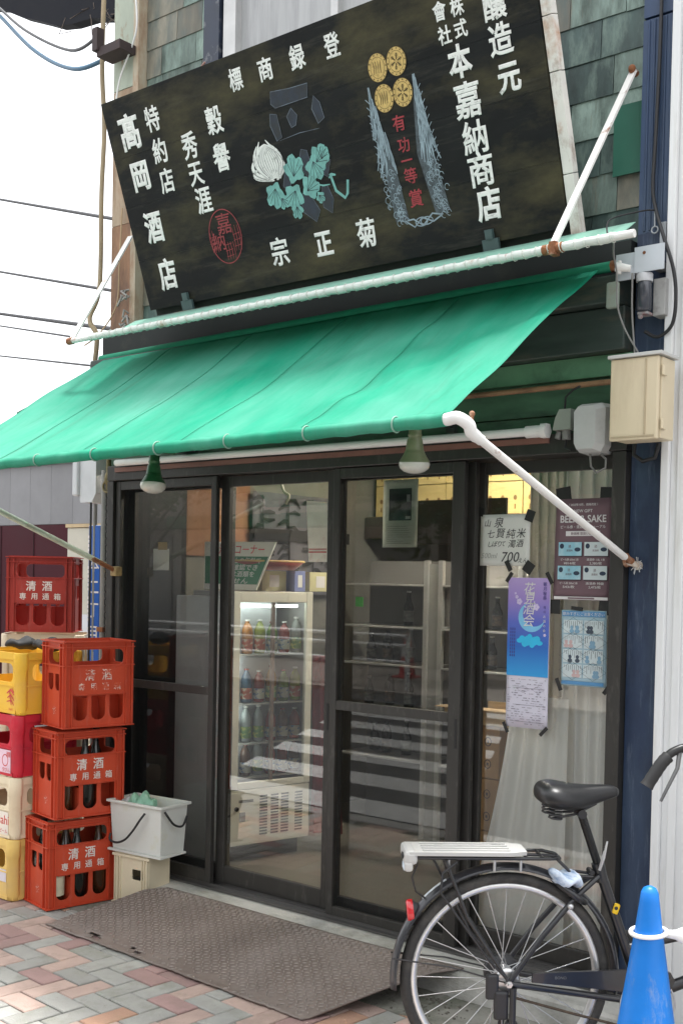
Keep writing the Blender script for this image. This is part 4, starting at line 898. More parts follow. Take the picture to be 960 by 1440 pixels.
def in_crate(bx, by, bz, i, j, th=TH):
    v = Matrix.Rotation(th, 3, 'Z') @ Vector((CW*(i+.5)/3, CD*(j+.5)/2, 0)); return (bx+v.x, by+v.y, bz+.014)
labs = [mat('cream_label', (.6, .55, .4), .7, var=.2, scale=20), None]
for (bx, by, bz, nm, slots) in ((-1.272, -.597, 0, 'bottom', ((0, 0), (1, 0), (2, 0), (1, 1), (0, 1))), (-1.245, -.575, CH+.003, 'middle', ((0, 0), (1, 0), (2, 1)))):
    for i, j in slots:
        bottle('dark tall bottle in the %s orange crate, %s place of the %s row' % (nm, ('left', 'middle', 'right')[i], ('front', 'rear')[j]), in_crate(bx, by, bz, i, j), m=M_bot if (i+j) % 2 else M_btl, cap=[mat('cap_cream', (.55, .42, .25), .5), M_dark][(i+j) % 2], lab=labs[0] if (i, j) == (0, 0) and nm == 'bottom' else None)
M_pla = [mat('cream_plastic', (.66, .58, .42), .5, var=.08, dirt=(.5, .42, .3), damt=.25), ]
# beer crates, stack at the far left
def beer_crate(label, M, m, mark, W_=.455, D=.36, H=.302, logo=None):
    t = thing('beer_crate', label, 'crate', M=M, group='beer crates stacked at the left edge')
    for y, n in ((.003, 'front_panel'), (D-.003, 'back_panel')):
        obj(n, me2(MB(), plate([(0, 0), (W_-.08, 0), (W_-.08, H-.02), (0, H-.02)], [rrect(.02, H*.50, W_-.10, H*.80, .03)], .006), TR(.04, y, .006)), m, t, True)
    for x in (.003, W_-.003):
        obj('side_panel', me2(MB(), plate([(0, 0), (D-.08, 0), (D-.08, H-.02), (0, H-.02)], [rrect(.03, H*.52, D-.11, H*.80, .03)], .006), TR(x, .04, .006, pi/2)), m, t, True)
    obj('base', MB().box((.01, .01, .004), (W_-.01, D-.01, .012)), m, t, True)
    for x, y, a in ((.04, .04, pi), (W_-.04, .04, 1.5*pi), (W_-.04, D-.04, 0), (.04, D-.04, pi/2)):
        mb = MB(); n = 7; prof = [(.0385, .0), (.0385, .02), (.045, .035), (.045, H*.70), (.051, H*.72), (.051, H-.006), (.047, H)]
        vs = []; fs = []
        for r, z in prof: vs += [(x+r*cos(a+pi/2*k/(n-1)), y+r*sin(a+pi/2*k/(n-1)), z) for k in range(n)]
        for i in range(len(prof)-1):
            for k in range(n-1): fs.append((i*n+k, i*n+k+1, (i+1)*n+k+1, (i+1)*n+k))
        mb.add(vs, fs, smooth=True)
        o = obj('corner_pillar', mb, m, t, True); s_ = o.modifiers.new('s', 'SOLIDIFY'); s_.thickness = .004
    for z0, z1, o_ in ((H-.035, H, .010), (H*.455, H*.475, .006), (.004, .02, .002)):
        r = MB().box((.035, -o_, z0), (W_-.035, .0, z1)).box((.035, D, z0), (W_-.035, D+o_, z1)).box((-o_, .035, z0), (0, D-.035, z1)).box((W_, .035, z0), (W_+o_, D-.035, z1))
        obj('rim', r, m, t, True)
    if logo: logo(t, W_, H)
    return t
M_yel = crate_mat('yellow_plastic', (.78, .47, .05), (.70, .42, .10)); M_redc = crate_mat('crimson_plastic', (.55, .025, .045), (.40, .04, .06)); M_cream = crate_mat('cream_crate_plastic', (.74, .64, .46), (.62, .50, .33)); M_yel2 = crate_mat('pale_yellow_plastic', (.75, .52, .16), (.66, .46, .2))
M_logo_r = mat('red_logo_print', (.55, .06, .05), .7, var=.2, scale=30); M_pinkw = mat('pink_label', (.72, .52, .60), .7, var=.1)
def logo_phoenix(t, W_, H):
    e = MB(); cx, cz = W_*.84, H*.27
    stroke(e, [(cx-.035, cz+.02), (cx, cz+.04), (cx+.03, cz+.015)], .012, -.0035); stroke(e, [(cx-.03, cz-.002), (cx, cz+.015), (cx+.04, cz-.02)], .010, -.0035); stroke(e, [(cx-.012, cz+.04), (cx-.004, cz), (cx+.005, cz-.035)], .009, -.0036); stroke(e, [(cx-.035, cz-.02), (cx+.005, cz-.012), (cx+.03, cz-.035)], .008, -.0037); stroke(e, [(cx+.01, cz+.05), (cx+.022, cz+.03), (cx+.035, cz+.03)], .007, -.0036)
    obj('emblem', e, M_logo_r, t, True); text_on(t, 'Asahi', .016, TR(cx, -.0036, H*.09), M_logo_r, 'lettering', 0, True)
def logo_label(t, W_, H):
    p = obj('label', MB().box((W_*.45, -.0042, H*.06), (W_*.90, -.0031, H*.43)), M_pinkw, t, True); e = MB(); ring(e, W_*.80, H*.26, .027, .03, .005, -.0048, 24); obj('ring_mark', e, M_logo_r, p, True)
    text_on(p, '酒類', .03, TR(W_*.86, -.0048, H*.36), M_logo_r, 'lettering', .01, True, w=.035); text_on(p, '空びん', .022, TR(W_*.82, -.0048, H*.11), M_logo_r, 'lettering', .01, True)
def logo_asahi(t, W_, H):
    p = obj('label', MB().box((W_*.45, -.0042, H*.06), (W_*.90, -.0031, H*.43)), mat('white_label', (.72, .66, .58), .7, var=.1), t, True)
    text_on(p, 'Asahi', .062, TR(W_*.765, -.0048, H*.30), M_logo_r, 'lettering', .01, True); text_on(p, '生ビール', .022, TR(W_*.79, -.0048, H*.12), M_logo_r, 'lettering', .01, True)
def logo_band(t, W_, H):
    obj('label', MB().box((W_*.45, -.0042, H*.30), (W_*.90, -.0031, H*.50)), mat('lilac_label', (.62, .58, .62), .7, var=.15), t, True)
BX = [(-1.515, .0), (-1.502, .008), (-1.488, .016), (-1.470, .026)]; BM = [(M_yel2, 'yellow beer crate standing on the paving at the left edge, lowest of its stack', logo_band), (M_cream, 'cream beer crate with red script on its label, under the crimson one', logo_asahi), (M_redc, 'crimson beer crate with pink label, between cream and yellow crates', logo_label), (M_yel, 'yellow beer crate with red bird emblem on top of its stack', logo_phoenix)]
for k in range(4):
    beer_crate(BM[k][1], TR(BX[k][0]-.455, -.625+BX[k][1], .304*k+.002, R_(-1.2*k)), BM[k][0], None, logo=BM[k][2])
tp_ = thing('work_gloves', 'black work gloves lying on the top yellow crate', 'gloves', (-1.62, -.40, 1.222))
g_ = MB().ball((0, 0, 0), .07, 20, 12, (1.3, .8, .42)); g_.v = [(x, y*(1+.2*math.sin(40*x)), z*(1+.25*math.sin(46*x+20*y))+.006*math.sin(80*x)) for x, y, z in g_.v]
obj('glove', MB().add(g_.v, g_.f, TR(-1.56, -.40, 1.245, .2), True), mat('black_glove', (.016, .016, .017), .7, var=.3), tp_); obj('glove', MB().add(g_.v, g_.f, TR(-1.74, -.42, 1.243, 1.1), True), mat('black_glove', (.03, .03, .032), .7), tp_)
# beige crates carrying the maroon one, in the gap beside the shop
MC = Vector((-2.22, -.20, 0))
for k in range(3):
    beer_crate('beige crate in the gap left of the shop, %s under the maroon crate' % ('first', 'second', 'third')[2-k], TR(MC.x-.03, MC.y+.0, .4225*k, R_(40)), mat('beige_crate_plastic', (.56, .47, .34), .5, var=.1, dirt=(.42, .34, .24), damt=.3), None, W_=.44, D=.34, H=.42)
sake_crate('maroon sake crate standing higher than the orange stack at the left edge', TR(MC.x+.01, MC.y+.01, 1.272, R_(41)), M_maroon, 0, H=.43)
# ------------------------------------------------------------------ small cream crate, bucket, bag
cc = thing('small_crate', 'small cream crate with hand hole under the grey tub', 'crate', M=TR(-1.15, -.29, .002, R_(6)))
W_, D, H = .215, .15, .25
obj('front_panel', me2(MB(), plate([(0, 0), (W_, 0), (W_, H), (0, H)], [rrect(W_*.52, H*.52, W_*.85, H*.72, .008)], .005), TR(0, 0, .004)), M_pla[0], cc, True)
obj('back_panel', MB().box((0, D-.005, .004), (W_, D, H)), M_pla[0], cc, True)
for x in (-.002, W_-.003): obj('side_panel', MB().box((x, .003, .004), (x+.005, D-.005, H)), M_pla[0], cc, True)
obj('base', MB().box((.003, .003, .0), (W_-.003, D-.005, .006)), M_pla[0], cc, True)
for z in (.004, H-.012): obj('rim', MB().box((-.012, -.012, z), (W_+.012, -.002, z+.012)).box((W_+.002, -.002, z), (W_+.012, D, z+.012)).box((-.012, -.002, z), (-.002, D, z+.012)), M_pla[0], cc, True)
for x in (.0, .02, .035, W_-.04, W_-.025, W_-.006): obj('rib', MB().box((x, -.010, .016), (x+.005, -.002, H-.012)), M_pla[0], cc, True)
bk = thing('grey_tub', 'translucent grey plastic tub with black carrying handles on the cream crate', 'tub', M=TR(-1.185, -.30, .2605, R_(5)))
W_, D, H, tp = .335, .185, .245, .012
M_tub = mat('grey_tub_plastic', (.76, .77, .73), .45, var=.08, scale=3, dirt=(.58, .54, .30), damt=.25, dscale=3, transl=.25)
mb = MB(); t0 = .003
o_ = [(tp, tp), (W_-tp, tp), (W_-tp, D-tp), (tp, D-tp)]; q = [(0, 0), (W_, 0), (W_, D), (0, D)]
mb.add([(x, y, 0) for x, y in o_]+[(x, y, H) for x, y in q], [(3, 2, 1, 0), (0, 1, 5, 4), (1, 2, 6, 5), (2, 3, 7, 6), (3, 0, 4, 7)])
o = obj('body', mb, M_tub, bk, True); s_ = o.modifiers.new('s', 'SOLIDIFY'); s_.thickness = .004
obj('rim', MB().box((-.014, -.014, H-.008), (W_+.014, .0, H+.004), bev=.002).box((-.014, D, H-.008), (W_+.014, D+.014, H+.004), bev=.002).box((-.014, .0, H-.0075), (.0, D, H+.0035)).box((W_, .0, H-.0075), (W_+.014, D, H+.0035)), M_tub, bk, True)
obj('foot_rim', MB().box((tp-.02, tp-.018, .0), (W_-tp+.02, tp-.002, .010)).box((W_-tp+.002, tp-.002, .0), (W_-tp+.018, D-tp, .010)), M_tub, bk, True)
hb = MB().tube(spl([(.02, -.014, .085), (.03, -.03, .06), (.08, -.036, .052), (.14, -.038, .075), (.19, -.036, .125), (.225, -.030, .175), (.245, -.014, .21)], 5), .0055, 8)
obj('handle', hb, M_dark, bk, True)
obj('handle', MB().tube(spl([(W_+.010, .015, H-.02), (W_+.024, .02, H-.04), (W_+.030, .06, H-.085), (W_+.028, .12, H-.10), (W_+.020, .16, H-.06)], 5), .0055, 8), M_dark, bk, True)
bg_ = MB(); rbg = random.Random(12)
bg_.ball((0, 0, 0), .072, 26, 16, (1.15, .85, .70))
bg_.v = [(x*(1+.12*math.sin(9*y*14+x*30)), y*(1+.1*math.sin(x*60)), z*(1+.22*math.sin(x*70+y*64))+.010*math.sin(110*x+50*y)) for x, y, z in bg_.v]
ob = obj('plastic_bag', MB().add(bg_.v, bg_.f, TR(-1.05, -.215, .487), True), mat('mint_bag', (.38, .68, .52), .3, var=.2, scale=10, transl=.3)); tag(ob, 'crumpled mint green plastic bag in the grey tub', 'bag')
ob = obj('plastic_bag', MB().add([(x*.7, y*.7, z*.7) for x, y, z in bg_.v], bg_.f, TR(-1.125, -.21, .48, 1.2), True), mat('clear_bag', (.62, .64, .64), .3, var=.2, scale=10, transl=.3)); tag(ob, 'crumpled whitish plastic bag behind the mint one in the tub', 'bag')
tag(obj('yellow_cloth', MB().box((-1.07, -.26, .268), (-.94, -.15, .385), bev=.02), mat('yellow_cloth', (.65, .55, .16), .8, var=.15)), 'yellow bundle at the bottom of the grey tub', 'cloth')
# ------------------------------------------------------------------ bicycle (local: x forward, y left, z up, origin under the rear hub)
M_blk = mat('black_frame_paint', (.014, .014, .016), .32, var=.15, scale=6, coat=.3)
M_tyre = mat('tyre_rubber', (.028, .027, .026), .75, var=.2, scale=20, dirt=(.085, .078, .068), damt=.42, dscale=9, bump=.3, bscale=150)
M_alu = mat('rim_aluminium', (.72, .72, .71), .33, metal=.75, var=.06)
M_steel = mat('spoke_steel', (.60, .60, .60), .3, metal=.85, var=.08)
M_fend = mat('black_fender', (.020, .021, .026), .30, var=.2, scale=5, coat=.35, dirt=(.06, .06, .07), damt=.25, dscale=6)
bi = thing('bicycle', 'black city bicycle with white rear carrier board parked before the shop', 'bicycle', M=TR(1.365, -.845, .0, R_(42)))
HZ = .381; RW = .326
def bp(name, mb, m, par=None): return obj(name, mb, m, par or bi, True)
def wheel(c, ang, parent_name, first):
    MW = Matrix.Translation(c) @ Matrix.Rotation(ang, 4, 'Z') @ Matrix.Rotation(pi/2, 4, 'X')
    ty = bp('tyre' if first else 'tyre', MB().torus(RW-.019, .019, 72, 12, MW), M_tyre)
    rm = MB(); n = 72; vs = []; fs = []
    prof = [(RW-.030, -.012), (RW-.028, -.0135), (RW-.044, -.012), (RW-.052, -.004), (RW-.052, .004), (RW-.044, .012), (RW-.028, .0135), (RW-.030, .012)]
    for i in range(n):
        a = 2*pi*i/n; vs += [(r*cos(a), r*sin(a), z) for r, z in prof]
    m_ = len(prof)
    for i in range(n):
        for j in range(m_-1): fs.append((i*m_+j, ((i+1) % n)*m_+j, ((i+1) % n)*m_+j+1, i*m_+j+1))
    rm.add(vs, fs, MW, True); rim = bp('rim', rm, M_alu)
    for k in range(28):
        a = 2*pi*k/28; s = 1 if k % 2 else -1; b = a+(.62 if (k//2) % 2 else -.62)
        o = bp('spoke', MB().tube([(RW*.845*cos(a), RW*.845*sin(a), 0), (.026*cos(b), .026*sin(b), .024*s)], .00155, 5, M=MW), M_steel, rim)
    hb = bp('hub', MB().lathe([(.008, -.055), (.012, -.045), (.030, -.03), (.030, -.025), (.016, -.02), (.014, .02), (.030, .025), (.030, .03), (.012, .045), (.008, .055)], 18, MW), M_steel)
    return MW
wheel((0, 0, HZ), 0, 'rear', True)
# rear brake drum on the far side, axle nuts
bp('brake_drum', MB().lathe([(.001, .034), (.055, .034), (.058, .055), (.045, .06), (.001, .06)], 20, Matrix.Translation((0, 0, HZ)) @ Matrix.Rotation(-pi/2, 4, 'X')), mat('drum_black', (.03, .03, .033), .45))
bp('sprocket', MB().lathe([(.030, -.038), (.040, -.040), (.040, -.043), (.030, -.045)], 22, Matrix.Translation((0, 0, HZ)) @ Matrix.Rotation(-pi/2, 4, 'X')), M_steel)
bp('axle_nut', MB().tube([(0, -.055, HZ), (0, -.075, HZ)], .011, 6).tube([(0, -.075, HZ), (0, -.086, HZ)], .006, 8), M_steel)
# fender
def fender(c, a0, a1, r=.357, w=.030, ang=0):
    mb = MB(); n = 44; m_ = 8; vs = []; fs = []
    for i in range(n+1):
        a = a0+(a1-a0)*i/n
        for j in range(m_+1):
            b = -1+2*j/m_; rr_ = r-.017*b*b
            vs.append((rr_*cos(a), w*b, rr_*sin(a)))
    for i in range(n):
        for j in range(m_): fs.append((i*(m_+1)+j, i*(m_+1)+j+1, (i+1)*(m_+1)+j+1, (i+1)*(m_+1)+j))
    return mb.add(vs, fs, Matrix.Translation(c) @ Matrix.Rotation(ang, 4, 'Z'), True)
o = bp('rear_fender', fender((0, 0, HZ), R_(-8), R_(186)), M_fend); s_ = o.modifiers.new('s', 'SOLIDIFY'); s_.thickness = .0016
st_ = bp('sticker', fender((0, 0, HZ), R_(122), R_(137), .3584, .020), mat('sticker_white', (.62, .65, .68), .35, var=.15, scale=20, dirt=(.15, .22, .36), damt=.3, dscale=30), o)
rf = bp('reflector', MB().lathe([(.001, .0), (.030, .0), (.034, .004), (.034, .012)], 22, TR(-.305, 0, .585) @ Matrix.Rotation(R_(-96), 4, 'Y') @ Matrix.Translation((0, 0, .004)) @ Matrix.Scale(.9, 4, (0, 1, 0)) @ Matrix.Diagonal((1.05, 1, -1.6, 1))), mat('red_reflector', (.55, .012, .02), .12, var=.1, scale=40, coat=.8))
bp('reflector_shell', MB().lathe([(.034, 0), (.033, .012), (.022, .03), (.010, .04)], 20, TR(-.302, 0, .585) @ Matrix.Rotation(R_(84), 4, 'Y') @ Matrix.Scale(.62, 4, (0, 1, 0))), mat('reflector_shell', (.03, .03, .032), .5))
for s in (-1, 1):
    bp('fender_stay', MB().tube([(-.005, s*.058, HZ), (-.18, s*.045, HZ+.045), (-.352, s*.030, HZ+.065)], .0026, 6), M_blk)
    bp('rack_stay', MB().tube([(0, s*.066, HZ+.005), (-.13, s*.066, HZ+.20), (-.20, s*.062, .755)], .0055, 8), M_blk)
    bp('rack_stay', MB().tube([(0, s*.066, HZ+.005), (-.10, s*.066, HZ+.12), (-.235, s*.06, .755)], .0045, 8), M_blk) if s == 1 else None
    bp('seat_stay', MB().tube([(0, s*.062, HZ), (.10, s*.055, HZ+.14), (.20, s*.045, .638), (.282, s*.018, .700)], .0085, 10), M_blk)
    bp('chain_stay', MB().tube([(0, s*.064, HZ), (.12, s*.055, HZ-.02), (.40, s*.035, .318)], [.010, .010, .0115], 10), M_blk)
# frame
BBc = (.435, 0, .312); LUG = Vector((.290, 0, .712))
bp('seat_tube', MB().tube([LUG+Vector((-.004, 0, .012)), BBc], .0165, 12), M_blk)
bp('seat_lug', MB().tube([LUG+Vector((-.008, 0, .026)), LUG+Vector((.006, 0, -.03))], .0205, 12).tube([LUG+Vector((-.03, -.022, .0)), LUG+Vector((-.03, .022, .0))], .008, 8), M_blk)
bp('quick_release', MB().tube([LUG+Vector((-.01, -.03, .01)), LUG+Vector((.0, -.035, .05)), LUG+Vector((.012, -.03, .10))], [.005, .006, .003], 8), M_steel)
bp('seat_post', MB().tube([LUG, (.222, 0, .905)], .0132, 12), mat('black_post', (.02, .02, .02), .25, metal=.5))
bp('down_tube', MB().tube([(.455, 0, .325), (.66, 0, .40), (.86, 0, .68)], .019, 12), M_blk)
bp('upper_tube', MB().tube([(.37, 0, .47), (.60, 0, .52), (.85, 0, .74)], .014, 12), M_blk)
bp('head_tube', MB().tube([(.853, 0, .82), (.895, 0, .64)], .018, 12), M_blk)
yl = bp('yellow_tag', MB().box((-.009, -.002, -.016), (.009, .001, .016), TR(.338, -.0195, .60, 0, 0, R_(18)), .004), mat('yellow_tag', (.75, .5, .02), .5))
bp('tag_mark', MB().lathe([(.006, 0), (.004, .0005)], 12, TR(.338, -.0218, .602) @ Matrix.Rotation(pi/2, 4, 'X')), M_dark, yl)
bp('bottom_bracket', MB().tube([(BBc[0], -.04, BBc[2]), (BBc[0], .04, BBc[2])], .022, 14), M_blk)
# chain case, chain, cranks
cc_ = []
for k in range(9): a = pi/2+pi*k/8; cc_.append((.09+.026*cos(a), .385+.026*sin(a)))
for k in range(13): a = -pi/2+pi*k/12; cc_.append((.435+.085*cos(a), .318+.085*sin(a)))
bp('chain_case', MB().prism([(.075, .412), (.072, .384), (.40, .352), (.455, .350), (.50, .36), (.515, .39), (.50, .415), (.455, .424), (.40, .424)], .012, TR(0, -.062, 0)), mat('chain_case_plastic', (.018, .018, .02), .3, coat=.3))
text_on(bi, 'BONO', .012, TR(.16, -.0628, .399, 0), mat('case_text', (.14, .14, .14), .5), 'lettering', 0, True)
bp('chainring', MB().torus(.085, .003, 40, 6, TR(.435, -.05, .312) @ Matrix.Rotation(pi/2, 4, 'X')), M_steel)
bp('chain', MB().tube([(0, -.05, HZ-.042), (.2, -.05, .285), (.42, -.05, .229)], .0042, 6), mat('chain_rusty', (.09, .065, .045), .6, metal=.5, var=.4, scale=60))
bp('crank', MB().bar((.435, -.075, .312), (.40, -.080, .152), .012, .020), M_alu); bp('crank', MB().bar((.435, .06, .312), (.47, .065, .472), .012, .020), M_alu)
bp('pedal', MB().box((.35, -.17, .138), (.45, -.09, .162), bev=.005), M_dark); bp('pedal', MB().box((.42, .075, .458), (.52, .155, .482), bev=.005), M_dark)
# centre stand
for s in (-1, 1): bp('stand_leg', MB().tube([(.012, s*.072, HZ-.01), (.010, s*.080, .22), (-.015, s*.115, .008)], [.011, .010, .009], 10), M_blk)
bp('stand_foot', MB().tube([(-.02, -.14, .008), (-.02, .14, .008)], .008, 8), M_blk)
bp('derailleur', MB().box((-.045, -.075, HZ-.11), (.0, -.055, HZ-.02), bev=.008).ball((.01, -.065, HZ-.13), .022, 10, 8).box((-.07, -.07, HZ-.05), (-.03, -.052, HZ+.03), bev=.008), mat('gear_black', (.02, .02, .022), .4))
# ring lock and caliper on the seat stays
bp('ring_lock', MB().torus(.058, .011, 26, 8, TR(.195, 0, .652) @ Matrix.Rotation(R_(35), 4, 'Y') @ Matrix.Rotation(pi/2, 4, 'Z')), M_blk)
bp('bolt', MB().ball((.185, -.062, .618), .010, 10, 8), M_steel)
# carrier
M_carr = mat('white_carrier', (.46, .455, .44), .38, var=.05, scale=3, dirt=(.62, .60, .56), damt=.2, dscale=5)
rk_ = bp('carrier', MB().tube([(-.29, -.055, .762), (.12, -.055, .762), (.155, -.03, .758), (.155, .03, .758), (.12, .055, .762), (-.29, .055, .762), (-.29, -.055, .762)], .0055, 8), M_blk)
bp('carrier_rail', MB().tube([(.02, 0, .763), (.155, 0, .759)], .005, 8).tube([(.05, -.055, .762), (.05, .055, .762)], .005, 8).tube([(.10, -.055, .762), (.10, .055, .762)], .005, 8), M_blk, rk_)
for s in (-1, 1): bp('carrier_strut', MB().tube([(.145, s*.035, .758), (.20, s*.035, .705), (.262, s*.022, .70)], .005, 8), M_blk, rk_)
for x in (-.19, -.05, .03): bp('carrier_bolt', MB().tube([(x, -.055, .757), (x, -.055, .722)], .0045, 6), M_steel, rk_)
pl_ = plate([(-.312, -.070), (.0, -.070), (.050, -.050), (.050, .050), (.0, .070), (-.312, .070)], [rrect(-.225, -.040, -.195, -.026, .005, 3), rrect(-.225, .026, -.195, .040, .005, 3), rrect(-.045, -.040, -.015, -.026, .005, 3), rrect(-.045, .026, -.015, .040, .005, 3)], .011)
pl_.transform(Matrix.Translation((0, 0, .777)) @ Matrix.Rotation(-pi/2, 4, 'X'))
wbd = bp('carrier_board', pl_, M_carr)
b_ = wbd.modifiers.new('b', 'BEVEL'); b_.width = .005; b_.segments = 2; b_.limit_method = 'ANGLE'
for y_ in (-.045, -.015, .015, .045): bp('board_rib', MB().box((-.27, y_-.004, .7826), (.0, y_+.004, .7865), bev=.001), M_carr, wbd)
bp('end_block', MB().box((-.326, -.071, .742), (-.286, .071, .785), bev=.012), M_carr, wbd)
bp('end_block', MB().box((-.326, -.072, .722), (-.300, .0, .752), bev=.008), M_carr, wbd)
bp('socket', MB().lathe([(.013, 0), (.015, .004), (.010, .005), (.008, -.004), (.001, -.004)], 14, TR(-.3268, -.03, .765) @ Matrix.Rotation(-pi/2, 4, 'Y') @ Matrix.Scale(.7, 4, (1, 0, 0))), M_dark, wbd)
bp('maker_plate', MB().box((-.3275, -.066, .726), (-.3262, -.018, .744)), mat('pale_blue_plate', (.62, .70, .78), .5), wbd)
bp('cord', MB().tube([(-.285, -.05, .74), (-.30, -.04, .70), (-.285, -.02, .65), (-.235, .0, .612)], .0032, 6), M_cable)
bp('cord', MB().tube([(-.165, -.06, .752), (-.21, -.07, .72), (-.215, -.07, .66), (-.16, -.07, .585), (-.06, -.07, .45), (-.01, -.07, HZ+.02)], .0040, 6), M_cable)
# rag under the saddle
rg_ = MB().ball((0, 0, 0), .05, 18, 10, (1.15, .7, .42)); rg_.v = [(x*(1+.15*math.sin(60*z+40*y)), y*(1+.2*math.sin(50*x)), z+.010*math.sin(90*x+60*y)) for x, y, z in rg_.v]
tag(obj('rag', MB().add(rg_.v, rg_.f, TR(1.365, -.845, 0, R_(42)) @ TR(.175, -.035, .698, 0, 0, R_(14)), True), mat('blue_white_rag', (.60, .68, .78), .9, var=.1, scale=10, dirt=(.12, .26, .48), damt=.45, dscale=24, stretch=(1, 3, 1))), 'crumpled blue and white rag tucked under the bicycle saddle', 'rag')
# saddle: lofted sections
sec = []   # x, half width, top z, bottom z
for x, hw, zt, zb in ((.082, .030, .965, .940), (.090, .070, .982, .930), (.110, .092, .993, .920), (.140, .098, .994, .912), (.175, .088, .987, .905), (.215, .062, .982, .905), (.255, .038, .982, .918), (.295, .027, .983, .932), (.325, .022, .980, .942), (.343, .010, .970, .950)): sec.append((x, hw, zt, zb))
mb = MB(); n = 20; vs = []
for x, hw, zt, zb in sec:
    zc = (zt+zb)/2; hh = (zt-zb)/2
    for k in range(n):
        a = 2*pi*k/n; ca_, sa_ = cos(a), sin(a)
        y = hw*math.copysign(abs(ca_)**.62, ca_); z = zc+hh*math.copysign(abs(sa_)**.72, sa_)
        if sa_ > 0: z -= .010*(abs(y)/max(hw, .001))**2*min(1, hw/.06)*.8
        vs.append((x, y, z))
fs = [(i*n+k, i*n+(k+1) % n, (i+1)*n+(k+1) % n, (i+1)*n+k) for i in range(len(sec)-1) for k in range(n)]+[list(range(n))[::-1], list(range((len(sec)-1)*n, len(sec)*n))]
mb.add(vs, fs, smooth=True)
sdl = bp('saddle', mb, mat('saddle_vinyl', (.012, .012, .013), .36, var=.1, scale=30, bump=.05, bscale=300)); s_ = sdl.modifiers.new('s', 'SUBSURF'); s_.levels = 1; s_.render_levels = 2
for s in (-1, 1):
    c = []
    for k in range(33): a = 2*pi*4*k/32; c.append((.135+.020*cos(a), s*.045+.020*sin(a), .925-.042*k/32))
    bp('saddle_spring', MB().tube(c, .0032, 6), M_blk, sdl)
    bp('saddle_rail', MB().tube([(.125, s*.045, .884), (.20, s*.022, .892), (.27, s*.012, .925)], .004, 6), M_blk, sdl)
bp('saddle_clamp', MB().tube([(.222, -.035, .895), (.222, .035, .895)], .014, 10), M_blk, sdl)
# front end, turned to the right
SA = R_(-40); FT = Vector((.93, 0, HZ-.048)); HD = Vector((.853, 0, .82))
wheel((1.03*.985, 0, RW+.003), SA, 'front', False)
o = bp('front_fender', fender((1.0146, 0, RW+.003), R_(-5), R_(140), .357, .03, SA), M_fend); s_ = o.modifiers.new('s', 'SOLIDIFY'); s_.thickness = .0016
for s in (-1, 1):
    off = Matrix.Rotation(SA, 3, 'Z') @ Vector((0, s*.05, 0)); bp('fork_blade', MB().tube([Vector((.897, 0, .66))+off*.5, Vector((.915, 0, .60))+off, Vector((1.0146, 0, RW+.003))+off], [.013, .013, .008], 8), M_blk)
hbx = lambda f, s, z: Vector((.845, 0, z))+(Matrix.Rotation(SA, 3, 'Z') @ Vector((f, s, 0)))
bp('stem', MB().tube([(.855, 0, .80), (.838, 0, .96), hbx(.05, 0, 1.005)], .0135, 10), M_alu)
for s in (-1, 1):
    if s == -1: pts = [Vector(p) for p in ((.885, -.03, 1.005), (.80, -.10, 1.02), (.68, -.17, 1.085), (.56, -.23, 1.128), (.47, -.262, 1.140), (.415, -.268, 1.125), (.385, -.27, 1.095), (.362, -.27, 1.060), (.341, -.27, 1.026))]
    else: pts = [hbx(.05, 0, 1.005), hbx(.045, .06, 1.01), hbx(.0, .14, 1.075), hbx(-.06, .205, 1.125), hbx(-.125, .245, 1.135), hbx(-.17, .258, 1.115), hbx(-.20, .268, 1.085), hbx(-.225, .276, 1.055), hbx(-.25, .285, 1.02)]
    bp('handlebar', MB().tube(spl(pts, 4), .0125, 10), mat('bar_black', (.02, .02, .02), .35, metal=.3))
    gp = spl([pts[5].lerp(pts[6], .4), pts[6], pts[7], pts[8]], 4)
    bp('grip', MB().tube(gp, [.0180+.0010*(k % 2) for k in range(len(gp)-1)]+[.0205], 14), M_dark)
    a_, b_ = pts[5], pts[8]; off = Vector((.0, s*.028, -.012))
    bp('brake_lever', MB().tube([a_+Vector((.02, 0, 0)), a_+off+Vector((.005, 0, -.03)), b_+off*1.3+Vector((.03, 0, -.02))], [.007, .006, .0045], 8), mat('lever_grey', (.10, .10, .10), .4, metal=.4))
    bp('brake_cable', MB().tube(spl([a_+Vector((.03, 0, .0)), a_+Vector((.16, -s*.02, -.07)), Vector((.80, s*.06, .95)), Vector((.88, s*.02, .80))]), .0028, 6), M_cable)
bp('basket', MB().box((-.001, -.001, .74), (.001, .001, .742), TR(.9, 0, 0)), M_blk) if 0 else None
# ------------------------------------------------------------------ blue cone with white bar
CX, CY = 1.885, -.972
cn = thing('traffic_cone', 'bright blue plastic cone beside the bicycle with a white bar ring', 'cone', (CX, CY, 0))
M_cone = mat('blue_cone_plastic', (.003, .18, .62), .42, scr=(.30, .36, .46), scramt=.55, scrscale=(14, 14, 5), bump=.06, bscale=30, var=.12, scale=4, dirt=(.02, .22, .68), damt=.2, dscale=5, transl=.08)
obj('body', MB().lathe([(.138, .028), (.130, .05), (.0375, .66), (.0265, .745), (.0235, .768), (.017, .780), (.008, .785), (.001, .786)], 40), M_cone, cn, True)
obj('base', MB().box((-.17, -.17, .0), (.17, .17, .028), bev=.01), M_cone, cn, True)
cb = thing('cone_bar', 'white plastic bar with ring hung over the blue cone', 'barrier bar', (CX, CY, .66))
M_wp = mat('white_plastic', (.80, .80, .79), .42, var=.04)
obj('ring', MB().torus(.0475, .0065, 30, 8, TR(0, 0, 0, 0, R_(4), R_(-3))), M_wp, cb, True)
dr = Vector((.93, .36, 0)).normalized()
obj('socket', MB().tube([dr*.046, dr*.070, dr*.085, dr*.13], [.010, .013, .021, .0235], 14), M_wp, cb, True)
